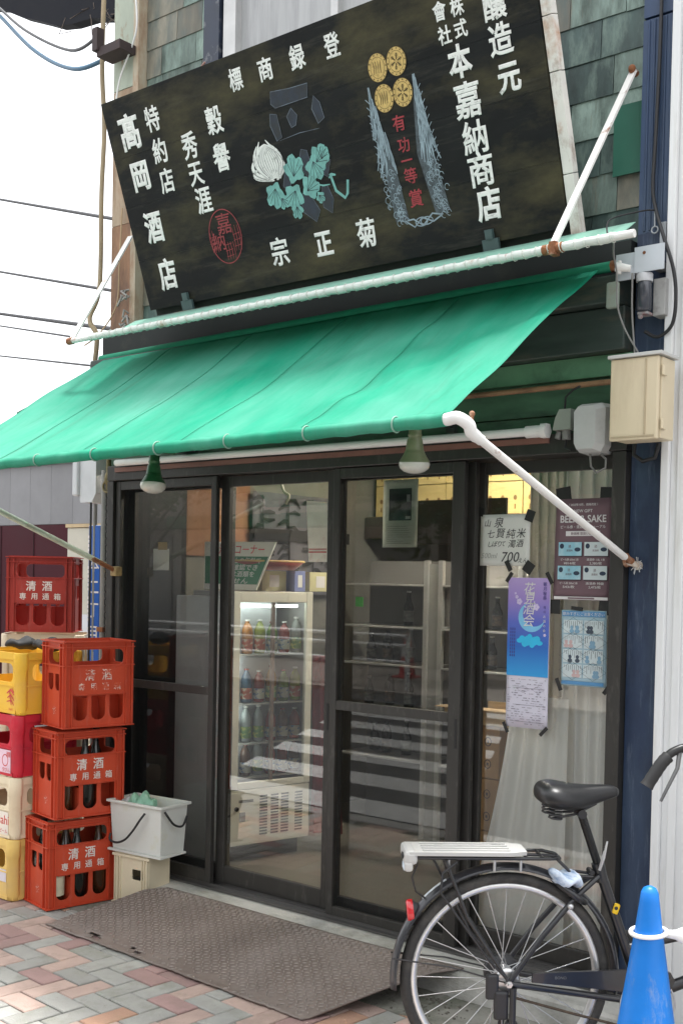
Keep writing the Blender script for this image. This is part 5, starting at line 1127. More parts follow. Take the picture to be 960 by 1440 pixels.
obj('bar', MB().tube([dr*.13, dr*1.35], .0225, 14), M_wp, cb, True)
obj('ring', MB().torus(.063, .0065, 30, 8, Matrix.Translation(dr*1.42)), M_wp, cb, True)
copy_tree(cn, TR(CX+dr.x*1.42, CY+dr.y*1.42, 0), 'second blue plastic cone carrying the far end of the white bar') 
# ------------------------------------------------------------------ posters and notices on the rightmost door
M_tape = mat('black_tape', (.012, .012, .012), .55, var=.2)
def sheet(name, label, x0, z0, x1, z1, m, y=.028, cat='poster', skew=0, bend=.0):
    t = thing(name, label, cat, ((x0+x1)/2, y, z0)); n = 10; mb = MB(); vs = []; 
    for j in range(n+1):
        for i in range(n+1):
            u, v = i/n, j/n; vs.append((x0+(x1-x0)*u+skew*(1-v), y-bend*math.sin(pi*u)*math.sin(pi*v), z0+(z1-z0)*v))
    mb.add(vs, [(j*(n+1)+i, j*(n+1)+i+1, (j+1)*(n+1)+i+1, (j+1)*(n+1)+i) for j in range(n) for i in range(n)], smooth=True)
    o = obj('paper', mb, m, t); s_ = o.modifiers.new('s', 'SOLIDIFY'); s_.thickness = .0006; s_.offset = 1
    return t
def tape(t, x, z, w, h, a, y=.0245): obj('tape', MB().box((-w/2, -.0006, -h/2), (w/2, .0003, h/2), Matrix.Translation((x, y, z)) @ Matrix.Rotation(a, 4, 'Y')), M_tape, t)
def rect(t, x0, z0, x1, z1, m, y=.0262, name='print_block'): return obj(name, MB().add([(x0, y, z0), (x1, y, z0), (x1, y, z1), (x0, y, z1)], [(0, 1, 2, 3)]), m, t)
M_paper = mat('white_paper', (.74, .75, .71), .8, var=.04, scale=3, transl=.1)
M_pen = mat('marker_ink', (.05, .05, .055), .7); M_pen2 = mat('faded_pen', (.42, .42, .40), .8)
ps = sheet('handwritten_notice', 'white handwritten price notice reading 700 taped to the right door', .690, 1.668, .917, 1.872, M_paper, bend=.002)
for c, x, z, s_, m in (('山', .725, 1.838, .032, M_pen), ('泉', .775, 1.840, .044, M_pen), ('七', .742, 1.795, .036, M_pen), ('賢', .785, 1.797, .042, M_pen), ('純', .832, 1.795, .042, M_pen), ('米', .878, 1.797, .042, M_pen), ('し', .738, 1.753, .026, M_pen), ('ぼ', .760, 1.755, .026, M_pen), ('り', .782, 1.755, .026, M_pen), ('て', .800, 1.755, .024, M_pen), ('濁', .838, 1.755, .034, M_pen), ('酒', .874, 1.757, .034, M_pen), ('700', .832, 1.703, .056, M_pen), ('えん', .888, 1.690, .022, M_pen), ('500ml', .735, 1.708, .030, M_pen2)):
    text_on(ps, c, s_, TR(x, .0248, z), m, 'character', .0, shear=.22)
for x, z, w, h, a in ((.692, 1.885, .03, .035, .3), (.918, 1.864, .038, .045, .35), (.917, 1.662, .042, .045, .6), (.826, 1.668, .02, .045, -.5)): tape(ps, x, z, w, h, a, .0225)
M_mauve = mat('mauve_print', (.175, .105, .125), .7, var=.06, scale=2)
gp_ = sheet('gift_poster', 'mauve drinks gift poster with four pale blue cards on the right door', 1.030, 1.540, 1.262, 1.925, M_mauve, skew=-.006, bend=.003)
M_pw = mat('white_print', (.72, .70, .70), .7, var=.03)
M_cyan = mat('cyan_card', (.30, .58, .70), .6, var=.12, scale=12, dirt=(.55, .72, .78), damt=.4, dscale=10); M_pale = mat('pale_card', (.62, .70, .72), .6, var=.06)
Y_ = .0222
text_on(gp_, '（ 2023年10月、価格改定 ）', .0105, TR(1.146, Y_, 1.902), M_pw, 'lettering', .006)
text_on(gp_, 'NEW GIFT', .0165, TR(1.146, Y_, 1.878), M_pw, 'lettering', .008)
text_on(gp_, 'BEER & SAKE', .038, TR(1.146, Y_, 1.848), M_pw, 'lettering', .022, w=.19)
text_on(gp_, 'ビール券・清酒券リニューアル', .0135, TR(1.146, Y_, 1.818), M_pw, 'lettering', .006)
bn = rect(gp_, 1.075, 1.783, 1.217, 1.802, M_pw, Y_, 'banner'); text_on(bn, '新価格 取扱い開始', .012, TR(1.146, Y_-.0008, 1.7925), M_mauve, 'lettering', .006)
for i, (x, z, m) in enumerate(((1.046, 1.708, M_cyan), (1.154, 1.708, M_pale), (1.044, 1.618, M_cyan), (1.152, 1.618, M_pale))):
    k = rect(gp_, x+.003, z-.004, x+.101, z+.048, mat('card_shadow_print', (.06, .04, .05), .8), Y_+.0002, 'card_border'); k2 = rect(gp_, x, z, x+.097, z+.052, m, Y_-.0004, 'gift_card')
    e = MB(); disc(e, x+.014, z+.037, .009, .010, Y_-.0009, 14); disc(e, x+.080, z+.024, .013, .008, Y_-.0009, 14); obj('card_mark', e, mat('navy_print', (.03, .05, .09), .7), k2)
    text_on(k2, '酒', .012, TR(x+.047, Y_-.0009, z+.036), M_mauve, 'lettering', 0); text_on(k2, '清酒券', .009, TR(x+.047, Y_-.0009, z+.020), M_mauve, 'lettering', 0)
    text_on(gp_, ('ビール券 633ml 2本', '清酒券 1.8L 1本', 'ビール券 350ml 2本', '清酒券 特級')[i], .0105, TR(x+.048, Y_, z-.014), M_pw, 'lettering', .006, w=.075); text_on(gp_, ('¥814/枚', '2,380/枚', '543/枚', '2,475/枚')[i], .012, TR(x+.048, Y_, z-.028), M_pw, 'lettering', .008, w=.05)
rect(gp_, 1.031, 1.542, 1.255, 1.553, M_pw, Y_, 'footer_strip'); rect(gp_, 1.09, 1.5445, 1.20, 1.550, M_mauve, Y_-.0005, 'footer_text')
for x, z, w, h, a in ((1.058, 1.945, .062, .05, -.15), (1.240, 1.940, .06, .05, .05), (1.030, 1.512, .05, .055, 0), (1.245, 1.515, .06, .055, .1)): tape(gp_, x, z, w, h, a, .030)
def grad_print(name, stops, z0, z1):
    m = bpy.data.materials.new(name); m.use_nodes = True; N = m.node_tree.nodes; L = m.node_tree.links
    tc = N.new('ShaderNodeTexCoord'); sx = N.new('ShaderNodeSeparateXYZ'); mr = N.new('ShaderNodeMapRange'); cr_ = N.new('ShaderNodeValToRGB')
    L.new(tc.outputs['Object'], sx.inputs[0]); L.new(sx.outputs['Z'], mr.inputs['Value']); mr.inputs['From Min'].default_value = z0; mr.inputs['From Max'].default_value = z1; L.new(mr.outputs[0], cr_.inputs[0])
    while len(cr_.color_ramp.elements) < len(stops): cr_.color_ramp.elements.new(.5)
    for e_, (p_, c_) in zip(cr_.color_ramp.elements, stops): e_.position = p_; e_.color = (*c_, 1)
    L.new(cr_.outputs[0], N['Principled BSDF'].inputs['Base Color']); N['Principled BSDF'].inputs['Roughness'].default_value = .55; return m
M_night = grad_print('evening_print', [(0, (.03, .33, .72)), (.3, (.02, .14, .52)), (.55, (.10, .14, .55)), (.8, (.34, .24, .60)), (1, (.46, .34, .66))], 1.235, 1.62)
fp = sheet('flower_poster', 'tall purple and blue moon poster with white lower half on the right door', .827, 1.032, 1.013, 1.622, mat('lilac_paper', (.66, .64, .74), .7, var=.04, scale=2, dirt=(.72, .56, .66), damt=.3, dscale=3), bend=.003)
Y_ = .0222
pic = rect(fp, .8285, 1.236, 1.0125, 1.6215, M_night, Y_+.0006, 'night_picture')
mo = MB(); vs = []; cx, cz, r = .935, 1.468, .058
P_ = [(cx+r*cos(R_(110)+R_(235)*k/24), cz+r*sin(R_(110)+R_(235)*k/24)) for k in range(25)]+[(cx+.013+.052*cos(R_(345)-R_(225)*k/24), cz+.014+.050*sin(R_(345)-R_(225)*k/24)) for k in range(25)]
vs = [(x, Y_, z) for x, z in P_]; mo.add(vs, [(k, k+1, 48-k, 49-k) for k in range(24)])
obj('moon', mo, mat('moon_print', (.20, .52, .78), .6), pic)
e = MB()
for k in range(9): disc(e, .885+.011*k, 1.375+.008*math.sin(k*2.1), .014, .009+.012*math.sin(pi*k/8), Y_+.0002-.00004*k, 14)
obj('cloud', e, mat('cloud_print', (.03, .48, .78), .6), pic)
e = MB()
for x, z, s_ in ((.868, 1.546, .006), (.880, 1.528, .010), (.955, 1.508, .011), (.862, 1.560, .004), (.995, 1.40, .005)):
    for q in range(5): disc(e, x+s_*.7*cos(2*pi*q/5), z+s_*.7*sin(2*pi*q/5), s_*.6, s_*.6, Y_-.0001*q, 8)
obj('blossom', e, mat('blossom_print', (.62, .54, .78), .6), pic)
for c, z in (('花', 1.580), ('見', 1.542), ('酒', 1.502), ('会', 1.455)): text_on(pic, c, .052, TR(.925, Y_-.0006, z), M_pw, 'character', .002, shear=.15)
for i, c in enumerate('観月桜祭 夜のお酒の会'): 
    if c != ' ': text_on(pic, c, .017 if i < 4 else .012, TR(.992, Y_-.0004, 1.598-.018*i), mat('indigo_print', (.05, .04, .22), .6) if i < 7 else M_pw, 'character', .002)
e = MB()
for k in range(3):
    for q in range(9): e.box((.842+.009*k, Y_-.0004, 1.415-.013*q), (.846+.009*k, Y_-.0002, 1.424-.013*q))
obj('small_print', e, mat('indigo_print', (.05, .04, .22), .6), pic)
e = MB(); rp = random.Random(31)
for k in range(3): e.box((.86, Y_, 1.188-.066*k), (1.0, Y_+.0002, 1.1895-.066*k))
for k in range(20):
    z = 1.222-.0092*k; x = .835
    while x < 1.0:
        w = rp.uniform(.004, .02)
        if rp.random() < .62: e.box((x, Y_, z), (min(x+w, 1.005), Y_+.0002, z+rp.uniform(.001, .0035)))
        x += w+rp.uniform(.002, .014)
for x0, x1, z0, z1 in ((.875, .935, 1.17, 1.2), (.945, .998, 1.17, 1.2)): ring(e, (x0+x1)/2, (z0+z1)/2, (x1-x0)/2, (z1-z0)/2, .0012, Y_, 4); 
obj('map_print', e, mat('grey_print', (.30, .28, .34), .7), fp)
for x, z, w, h, a in ((.832, 1.623, .016, .045, .6), (1.010, 1.622, .016, .05, -.5), (.830, 1.028, .014, .045, -.5), (1.000, 1.026, .014, .045, .75)): tape(fp, x, z, w, h, a, .0222)
M_cblue = mat('pale_blue_print', (.38, .54, .62), .7, var=.05)
cp = sheet('comic_poster', 'pale blue poster of small comic panels below the mauve poster', 1.063, 1.214, 1.250, 1.502, M_cblue, skew=.006, bend=.002)
Y_ = .0236
hd_ = rect(cp, 1.068, 1.478, 1.246, 1.498, mat('blue_header', (.10, .28, .52), .7), Y_, 'header'); text_on(hd_, '飲みすぎにご注意ください', .0145, TR(1.157, Y_-.0006, 1.488), M_pw, 'lettering', .004)
rp = random.Random(17); kinds = [mat('comic_white', (.58, .66, .68), .7), mat('comic_pink', (.56, .40, .40), .7), mat('comic_blue', (.22, .38, .52), .7)]
e_line = mat('comic_line', (.06, .08, .11), .7)
for j in range(4):
    for i in range(2):
        x0 = 1.075+.086*i; z0 = 1.414-.056*j; p_ = rect(cp, x0, z0, x0+.080, z0+.050, kinds[0], Y_, 'comic_panel')
        e = MB(); ring(e, x0+.04, z0+.025, .04*1.414, .025*1.414, .0013, Y_-.0005, 4); e.v = [(x0+.04+(x-x0-.04)*cos(pi/4)-0, y, z) for x, y, z in e.v] if 0 else e.v
        for q in range(9): xx = x0+.006+.0085*q; hh = rp.uniform(.008, .03); e.box((xx, Y_-.0006, z0+.046-hh), (xx+.0014, Y_-.0004, z0+.046))
        obj('panel_lines', e, e_line, p_)
        e = MB()
        for q in range(rp.choice((1, 2, 2, 3))): xx = x0+rp.uniform(.012, .066); disc(e, xx, z0+.022, .007, .008, Y_-.0008-.0001*q, 12); disc(e, xx, z0+.008, .010, .008, Y_-.00085-.0001*q, 10)
        obj('panel_figures', e, rp.choice((kinds[1], kinds[2], e_line)), p_)
rect(cp, 1.070, 1.219, 1.246, 1.232, mat('blue_header', (.10, .28, .52), .7), Y_, 'footer')
for x, z, w, h, a in ((1.13, 1.508, .05, .014, .1), (1.06, 1.215, .016, .05, -.4), (1.262, 1.212, .016, .05, .6)): tape(cp, x, z, w, h, a, .0228)
# notice hung inside the third door
dp = sheet('door_poster', 'pale green sheet with dark photo block hung inside the third door', .200, 1.742, .382, 2.030, mat('pale_green_paper', (.74, .79, .70), .8, var=.05), y=.022)
rect(dp, .232, 1.856, .350, 1.992, mat('dark_photo', (.05, .045, .06), .6, var=.4, scale=14, dirt=(.16, .14, .16), damt=.3, dscale=18), .0208)
rect(dp, .325, 1.935, .342, 1.965, M_pw, .0204); rect(dp, .32, 1.862, .345, 1.874, M_pw, .0204)
e = MB(); rp = random.Random(5)
for k in range(9): e.box((.225, .0205, 1.83-.009*k), (.225+rp.uniform(.05, .13), .0207, 1.832-.009*k))
obj('small_print', e, M_pen2, dp)
# ------------------------------------------------------------------ interior of the shop
M_ivory = mat('ivory_enamel', (.74, .73, .63), .4, var=.05, scale=2)
M_greyp = mat('fridge_side_grey', (.42, .43, .44), .45, var=.07, scale=2)
fg = thing('drinks_showcase', 'upright glass drinks showcase with ivory frame standing behind the second door', 'fridge', M=TR(-1.005, .335, .107, R_(76)))
W_, D, H = .49, .40, 1.42       # local: x along the glass front, y into the body
obj('side_panel', MB().box((-.002, .0, .10), (.018, D, H)), M_greyp, fg, True); obj('side_panel', MB().box((W_-.018, .0, .10), (W_, D, H)), M_greyp, fg, True)
obj('back_panel', MB().box((.018, D-.02, .10), (W_-.018, D, H)), M_greyp, fg, True)
obj('top_panel', MB().box((.018, .0, H-.03), (W_-.018, D-.02, H)), M_ivory, fg, True)
fr = MB().box((-.004, -.03, .385), (.036, -.002, H+.002), bev=.004).box((W_-.036, -.03, .385), (W_+.004, -.002, H+.002), bev=.004).box((.036, -.029, H-.055), (W_-.036, -.002, H), bev=.003).box((.036, -.029, .385), (W_-.036, -.002, .42), bev=.003)
obj('front_frame', fr, M_ivory, fg, True)
mp_ = obj('machine_panel', MB().box((-.003, -.028, .09), (W_+.003, .0, .382), bev=.004), M_ivory, fg, True)
for g0 in (.175, .245, .310, .40):
    for k in range(14):
        obj('louvre_slot', MB().box((g0, -.0295, .135+.0155*k), (g0+.048, -.0275, .143+.0155*k)), M_dark, mp_, True)
obj('badge', MB().box((.045, -.0296, .315), (.135, -.0278, .330)).box((.05, -.0296, .215), (.085, -.0278, .265)), mat('grey_badge', (.18, .18, .17), .5), mp_, True); obj('thermostat', MB().tube([(.03, -.036, .285), (.03, -.027, .285)], .012, 14), M_dark, mp_, True)
obj('foot_plinth', MB().box((.03, .03, .0), (W_-.03, D-.03, .10)), M_dark, fg, True)
obj('inner_liner', MB().box((.019, D-.028, .10), (W_-.019, D-.021, H-.03)), mat('liner', (.12, .08, .07), .6, var=.2), fg, True)
for x0, x1, y in ((.036, .255, -.012), (.235, W_-.036, -.020)):
    obj('door_glass', MB().add([(x0, y, .42), (x1, y, .42), (x1, y, H-.055), (x0, y, H-.055)], [(0, 1, 2, 3)]), M_glass2, fg, True)
obj('door_divider', MB().box((.236, -.024, .42), (.254, -.008, H-.055)), mat('divider_brown', (.16, .12, .10), .5), fg, True)
obj('added_lamp_tube', MB().tube([(.06, .03, .50), (.06, .03, 1.32)], .008, 8).tube([(.06, .03, 1.345), (W_-.06, .03, 1.345)], .008, 8), emit('showcase_fill_tube', (.95, 1.0, .95), 1.8), fg, True)  # assumed glowing tubes, added to brighten the showcase contents
shz = (.44, .62, .83, 1.09)
for z in shz: obj('shelf', MB().box((.020, .004, z-.008), (W_-.020, D-.03, z)), M_white, fg, True)
rd = random.Random(41)
dcol = [mat('drink_%s' % n_, c, .2, var=.1, coat=.4) for n_, c in (('green', (.09, .20, .03)), ('lime', (.25, .30, .04)), ('amber', (.28, .14, .02)), ('red', (.26, .03, .025)), ('blue', (.07, .14, .22)), ('clear', (.30, .34, .34)), ('brown', (.10, .05, .03)), ('orange', (.42, .17, .03)))]
dnm = ['green', 'lime green', 'amber', 'red', 'blue', 'clear', 'brown', 'orange']
MF = TR(-1.005, .335, .107, R_(76)); capw = mat('cap_white', (.7, .7, .68), .5)
for si, z in enumerate(shz):
    sn = ('lowest', 'second', 'third', 'top')[si]
    x = .05; k = 0
    seq = {0: (6, 6, 5, 3, 3, 6), 1: (0, 5, 5, 3, 6, 3), 2: (2, 4, 3, 2, 0, 1), 3: (4, 7, 1, 0, 3, 5)}[si]
    for c in seq:
        p = MF @ Vector((x, .05, z))
        t = bottle('%s bottle on the %s showcase shelf, %s from the left' % (dnm[c], sn, ('first', 'second', 'third', 'fourth', 'fifth', 'sixth')[k]), p, H=.17+.012*(c % 3), r=.030, m=dcol[c], cap=capw if c % 2 else dcol[3], group='bottles in the drinks showcase', lab=mat('drink_label_%d' % (c % 3), ((.6, .6, .55), (.55, .15, .1), (.2, .35, .15))[c % 3], .5, var=.3, scale=50, dirt=((.1, .2, .4), (.7, .65, .5), (.6, .6, .2))[c % 3], damt=.5, dscale=45, dsharp=.04), name='drink_bottle', neck=.011, pet=True)
        x += .078; k += 1
sh2 = thing('paper_note', 'white instruction sheet on the grey side of the showcase', 'notice', (-1.2, .3, 1.1))
obj('paper', MB().box((-.0, -.001, .0), (.085, .0, .24), TR(-1.13, .362, 1.12, R_(-14)*0+R_(-14)), 0), M_paper, sh2)
e = MB(); rp = random.Random(3)
for k in range(16): e.box((.008, -.0016, .222-.013*k), (.008+rp.uniform(.03, .068), -.0011, .226-.013*k), TR(-1.13, .362, 1.12, R_(-14)))
obj('small_print', e, M_pen2, sh2)
d1n = thing('paper_note', 'small pale note taped high inside the leftmost door', 'notice', (-1.27, .1, 1.63)); obj('paper', MB().box((-1.336, .085, 1.63), (-1.216, .086, 1.74)), M_paper, d1n); obj('tape_strip', MB().box((-1.30, .0845, 1.735), (-1.23, .0849, 1.775)), mat('tan_tape', (.4, .3, .16), .6), d1n)
# dark tall side of another cabinet left of the showcase
tag(obj('grey_cabinet', MB().box((-1.40, .31, .107), (-1.04, .72, 1.50), TR(0, 0, 0), .006), mat('cabinet_slate', (.50, .53, .56), .4, var=.08)), 'plain slate grey cabinet side behind the leftmost screen door', 'cabinet')
# slanted green and white age notice on top
MN = TR(-1.10, .46, 1.535, R_(14)); an = thing('age_notice', 'slanted white and green notice board standing on the drinks showcase', 'notice', M=MN)
obj('board', MB().prism([(-.20, 0), (.12, 0), (.235, .255), (-.20, .255)], .012), M_paper, an, True)
obj('green_field', MB().prism([(-.195, .03), (.126, .03), (.192, .178), (-.195, .178)], .001, TR(0, -.0015, 0)), mat('notice_green', (.01, .17, .075), .6), an, True)
text_on(an, '酒類コーナー', .055, TR(.03, -.002, .215), mat('notice_red', (.6, .04, .06), .6), 'lettering', .012, True, shear=.2, w=.28)
for i, l_ in enumerate(('以上の年齢で', 'を確認でき', 'には酒類を', 'ません')): text_on(an, l_, .034, TR(.05-.015*i, -.0022, .156-.036*i), M_pw, 'lettering', .01, True, shear=.2, w=(.20, .19, .18, .13)[i])
for i, (x, y, w, d, h, c, nm) in enumerate(((-1.10, .66, .16, .14, .11, (.58, .56, .34), 'cream carton on top of the showcase nearest the notice'), (-.985, .80, .07, .12, .112, (.16, .20, .42), 'narrow blue and white carton on top of the showcase'), (-.99, .93, .15, .14, .108, (.60, .57, .32), 'cream carton at the rear of the showcase top'))):
    t = thing('carton', nm, 'box', M=TR(x, y, 1.53, R_(76))); obj('carton_body', MB().box((0, 0, 0), (w, d, h), None, .002), mat('carton_%d' % i, c, .7, var=.08), t, True); obj('carton_print', MB().box((w*.3, -.0008, h*.2), (w*.7, 0, h*.8)), M_pw if i != 1 else M_paper, t, True)
hm = thing('red_tray', 'red tray with wooden rim above the cartons', 'tray', M=TR(-1.08, .66, 1.645, R_(74)))
obj('tray', MB().lathe([(.001, 0), (.16, 0), (.215, .045), (.21, .045), (.157, .006), (.001, .006)], 28), mat('red_lacquer', (.24, .03, .025), .35, var=.2), hm, True); obj('rim', MB().torus(.212, .006, 36, 6, TR(0, 0, .046)), mat('pale_wood', (.55, .36, .14), .6, var=.2), hm, True)
# dark leaf-patterned hanging cloth behind the showcase
MD = TR(-1.55, 1.05, 0, pi/2)
dc = thing('patterned_cloth', 'dark cloth with black bamboo leaf pattern hung on the wall behind the showcase', 'cloth', (-1.55, 1.4, 1.5))
mb = MB(); n = 24; vs = []
for i in range(n+1):
    for j in range(2): vs.append((.9*i/n, .008*math.sin(i*1.1), 1.50+.62*j))
mb.add(vs, [(2*i, 2*i+2, 2*i+3, 2*i+1) for i in range(n)], MD, smooth=True); obj('cloth', mb, mat('grey_cloth', (.12, .12, .135), .9, var=.1), dc)
e = MB(); rl_ = random.Random(14)
for k in range(4):
    x = .08+.23*k; stroke(e, [(x, 1.52), (x+.01, 1.75), (x-.01, 2.10)], .012, -.012, False)
    for q in range(13):
        z = 1.58+.042*q; a = rl_.choice((-1, 1)); stroke(e, [(x, z), (x+a*.05, z-.015+.03*rl_.random()), (x+a*.10, z-.05+.05*rl_.random())], .026, -.0125-.0003*q)
e.box((0, -.019, 1.83), (.9, -.0175, 1.90)); e = MB().add(e.v, e.f, MD); obj('leaf_pattern', e, mat('leaf_black', (.012, .012, .013), .9), dc)
# flyer hanging at the right of the second door
fly = thing('hanging_flyer', 'pale illustrated flyer hanging inside the second door at its right', 'poster', (-.36, .24, 1.68))
obj('paper', MB().add([(-.425, .24, 1.975), (-.295, .24, 1.962), (-.285, .235, 1.682), (-.400, .235, 1.682)], [(3, 2, 1, 0)]), mat('flyer_paper', (.74, .71, .66), .8, var=.12, scale=10, dirt=(.45, .16, .12), damt=.3, dscale=9), fly)
obj('flyer_stripe', MB().box((-.40, .2335, 1.725), (-.29, .2345, 1.732)).box((-.40, .2335, 1.74), (-.29, .2345, 1.745)), mat('flyer_red', (.45, .06, .05), .7), fly)
cable('pale plastic tie hanging from the ceiling inside the second door', [(-.62, .5, 2.6), (-.66, .45, 2.3), (-.75, .42, 2.15), (-.74, .42, 2.05), (-.70, .42, 2.02), (-.72, .42, 1.98)], .008, mat('tie_pale', (.5, .48, .38), .5))
cable('yellowish electric cord sagging under the shop ceiling', [(-1.2, .9, 2.45), (-.8, .8, 2.36), (-.5, .7, 2.45), (-.2, .6, 2.6)], .012, mat('cord_yellow', (.55, .42, .12), .6))
rcl = thing('red_cloth', 'dark red cloth hanging down beside the drinks showcase', 'cloth', (-.85, .85, .2))
mb = MB(); n = 16; vs = []
for j in range(13):
    for i in range(n+1):
        z = .20+.98*j/12; vs.append((-.915+.17*i/n*(1-.3*j/12), .88+.025*math.sin(i*1.3+j*.2)+.06*(i/n), z))
mb.add(vs, [(j*(n+1)+i, j*(n+1)+i+1, (j+1)*(n+1)+i+1, (j+1)*(n+1)+i) for j in range(12) for i in range(n)], smooth=True)
obj('cloth', mb, mat('wine_red_cloth', (.17, .02, .025), .9, var=.2), rcl)
# rear drink shelves seen through the screen door
M_shelf = mat('shelf_steel', (.45, .45, .43), .5, var=.08)
rs_ = thing('rear_shelf', 'grey steel shelf unit with few bottles across the middle of the shop', 'shelf', (-.75, 1.6, .1))
for x in (-1.24, -.60, -.50, .02): obj('upright', MB().box((x-.014, 1.50, .107), (x+.014, 1.53, 1.72)), M_shelf, rs_)
SZ = (.55, .84, 1.105, 1.33, 1.58)
for z in SZ:
    obj('shelf_board', MB().box((-1.225, 1.5035, z-.010), (-.615, 1.80, z)), M_shelf, rs_); obj('shelf_board', MB().box((-.485, 1.5035, z-.010), (.005, 1.80, z)), M_shelf, rs_)
obj('rear_sheet', MB().box((-1.24, 1.805, .107), (.02, 1.82, 1.72)), mat('shelf_back', (.17, .165, .155), .6, var=.15, scale=2), rs_)
obj('shelf_column', MB().box((-.585, 1.515, .107), (-.515, 1.56, 1.70)), mat('shelf_column', (.30, .30, .28), .5, var=.1), rs_)
onm = ('lowest', 'second', 'third', 'fourth', 'top'); pnm = ('first', 'second', 'third', 'fourth', 'fifth', 'last')
for zi, z in enumerate(SZ[:4]):
    for k, x in enumerate((-1.13, -.98, -.82, -.40, -.26, -.12)):
        if rd.random() < .3: continue
        c = rd.choice((6, 6, 0, 5, 6, 2)); bottle('dark small bottle on the steel shelf unit, %s board, %s place from the left' % (onm[zi], pnm[k]), (x+rd.uniform(-.02, .02), 1.66+rd.uniform(0, .06), z), H=.17+.02*(k % 3), r=.03, m=M_bot if c in (6, 2) else dcol[c], cap=(capw, M_dark)[k % 2], group='bottles on the steel shelf', name='drink_bottle', neck=.011, pet=bool(k % 2), lab=mat('grey_label_%d' % (k % 3), ((.3, .3, .28), (.22, .16, .12), (.18, .2, .18))[k % 3], .6, var=.3, scale=50, dirt=(.08, .08, .08), damt=.5, dscale=40))
# yellow cartons stacked high at the back, with printed dots
M_ycar = mat('yellow_carton', (.55, .44, .18), .7, var=.06); M_ydot = mat('carton_print_brown', (.20, .11, .03), .7)
q = 0; rown = ('lower', 'upper'); posn = ('first', 'second', 'third', 'fourth', 'fifth', 'sixth', 'seventh', 'eighth')
for j in range(2):
    for i in range(7):
        x = -1.55+.285*i; t = thing('yellow_carton', 'yellow printed carton on the high rear shelf, %s row, %s from the left' % (rown[j], posn[i]), 'box', (x, 2.25, 2.03+.205*j), group='yellow cartons on the high shelf')
        obj('carton_body', MB().box((.002, 0, 0), (.280, .2, .200), None, .002), M_ycar, t, True)
        e = MB()
        for a in range(3): disc(e, .05+.09*a, .10, .013, .016, -.001, 10); e.box((.045+.09*a, -.0012, .03), (.055+.09*a, -.0008, .06)); 
        obj('carton_print', e, M_ydot, t, True)
hs_ = thing('high_shelf', 'wooden high shelf carrying the yellow cartons', 'shelf', (-.5, 2.3, 1.99)); obj('board', MB().box((-1.59, 2.20, 2.0), (.55, 2.50, 2.026)), mat('shelf_wood', (.14, .09, .05), .6, var=.2), hs_)
obj('front_rail', MB().box((-1.59, 2.185, 1.88), (.55, 2.199, 2.02)), mat('shelf_wood_dark', (.05, .038, .03), .7), hs_)
nt_ = thing('pinned_notes', 'small white and pink notes pinned to the dark shelf rail', 'notice', (-.4, 1.2, 1.8))
obj('note', MB().box((-.20, 1.2, 1.86), (-.14, 1.202, 1.99)), M_paper, nt_); obj('note', MB().box((-.12, 1.2, 1.87), (-.06, 1.202, 2.02)), mat('pink_note', (.50, .32, .38), .8), nt_); obj('note', MB().box((-.05, -.001, -.035), (.05, .001, .035), Matrix.Translation((-.02, 1.195, 1.87)) @ Matrix.Rotation(R_(28), 4, 'Y')), M_paper, nt_)
obj('note_rail', MB().box((-.6, 1.203, 1.80), (.10, 1.22, 2.04)), mat('note_board', (.035, .03, .028), .8), nt_)
# green price tags
for x, z, i in ((-.30, 1.50, 0), (-.34, 1.04, 1), (-1.08, 1.47, 2), (-.16, .79, 3)):
    tag(obj('price_tag', MB().box((x-.028, 1.494, z-.030), (x+.028, 1.499, z+.028)), mat('price_green', (.05, .42, .05), .6)), 'small green price tag on the steel shelf unit, %s' % ('high in the right bay', 'middle of the right bay', 'high in the left bay', 'low in the right bay')[i], 'price tag', 'green price tags')
# curtain behind the rightmost door
M_cur = mat('off_white_curtain', (.88, .88, .85), .9, var=.04, scale=3, transl=.12)
cu = thing('curtain', 'off-white gathered curtain behind the poster door', 'curtain', (1.0, .35, .15))
def curtain(x0, x1, z0, z1, y, fold, amp, slant):
    mb = MB(); n = 70; vs = []
    for j in range(15):
        v = j/14
        for i in range(n+1):
            u = i/n; a = x0+slant*(1-v)**1.3*(0 if x0 > .9 else 1); x = a+(x1-a)*u
            vs.append((x, y+amp*math.sin(u*fold*2*pi+.6*math.sin(v*2))*(.6+.4*v)+.006*math.sin(u*fold*5+v*3), z0+(z1-z0)*v))
    return mb.add(vs, [(j*(n+1)+i, j*(n+1)+i+1, (j+1)*(n+1)+i+1, (j+1)*(n+1)+i) for j in range(14) for i in range(n)], smooth=True)
obj('cloth', curtain(.98, 1.31, .16, 2.10, .16, 6, .022, 0), M_cur, cu)
obj('cloth', curtain(.80, 1.06, .16, 1.15, .115, 4.5, .012, -.20), M_cur, cu)
obj('upper_cloth', curtain(.82, 1.0, 1.15, 2.10, .18, 5, .018, 0), mat('grey_curtain', (.46, .45, .40), .9, var=.1, transl=.3), cu)
obj('curtain_rail', MB().tube([(.70, .17, 2.115), (1.30, .17, 2.115)], .010, 8), M_gcable, cu)
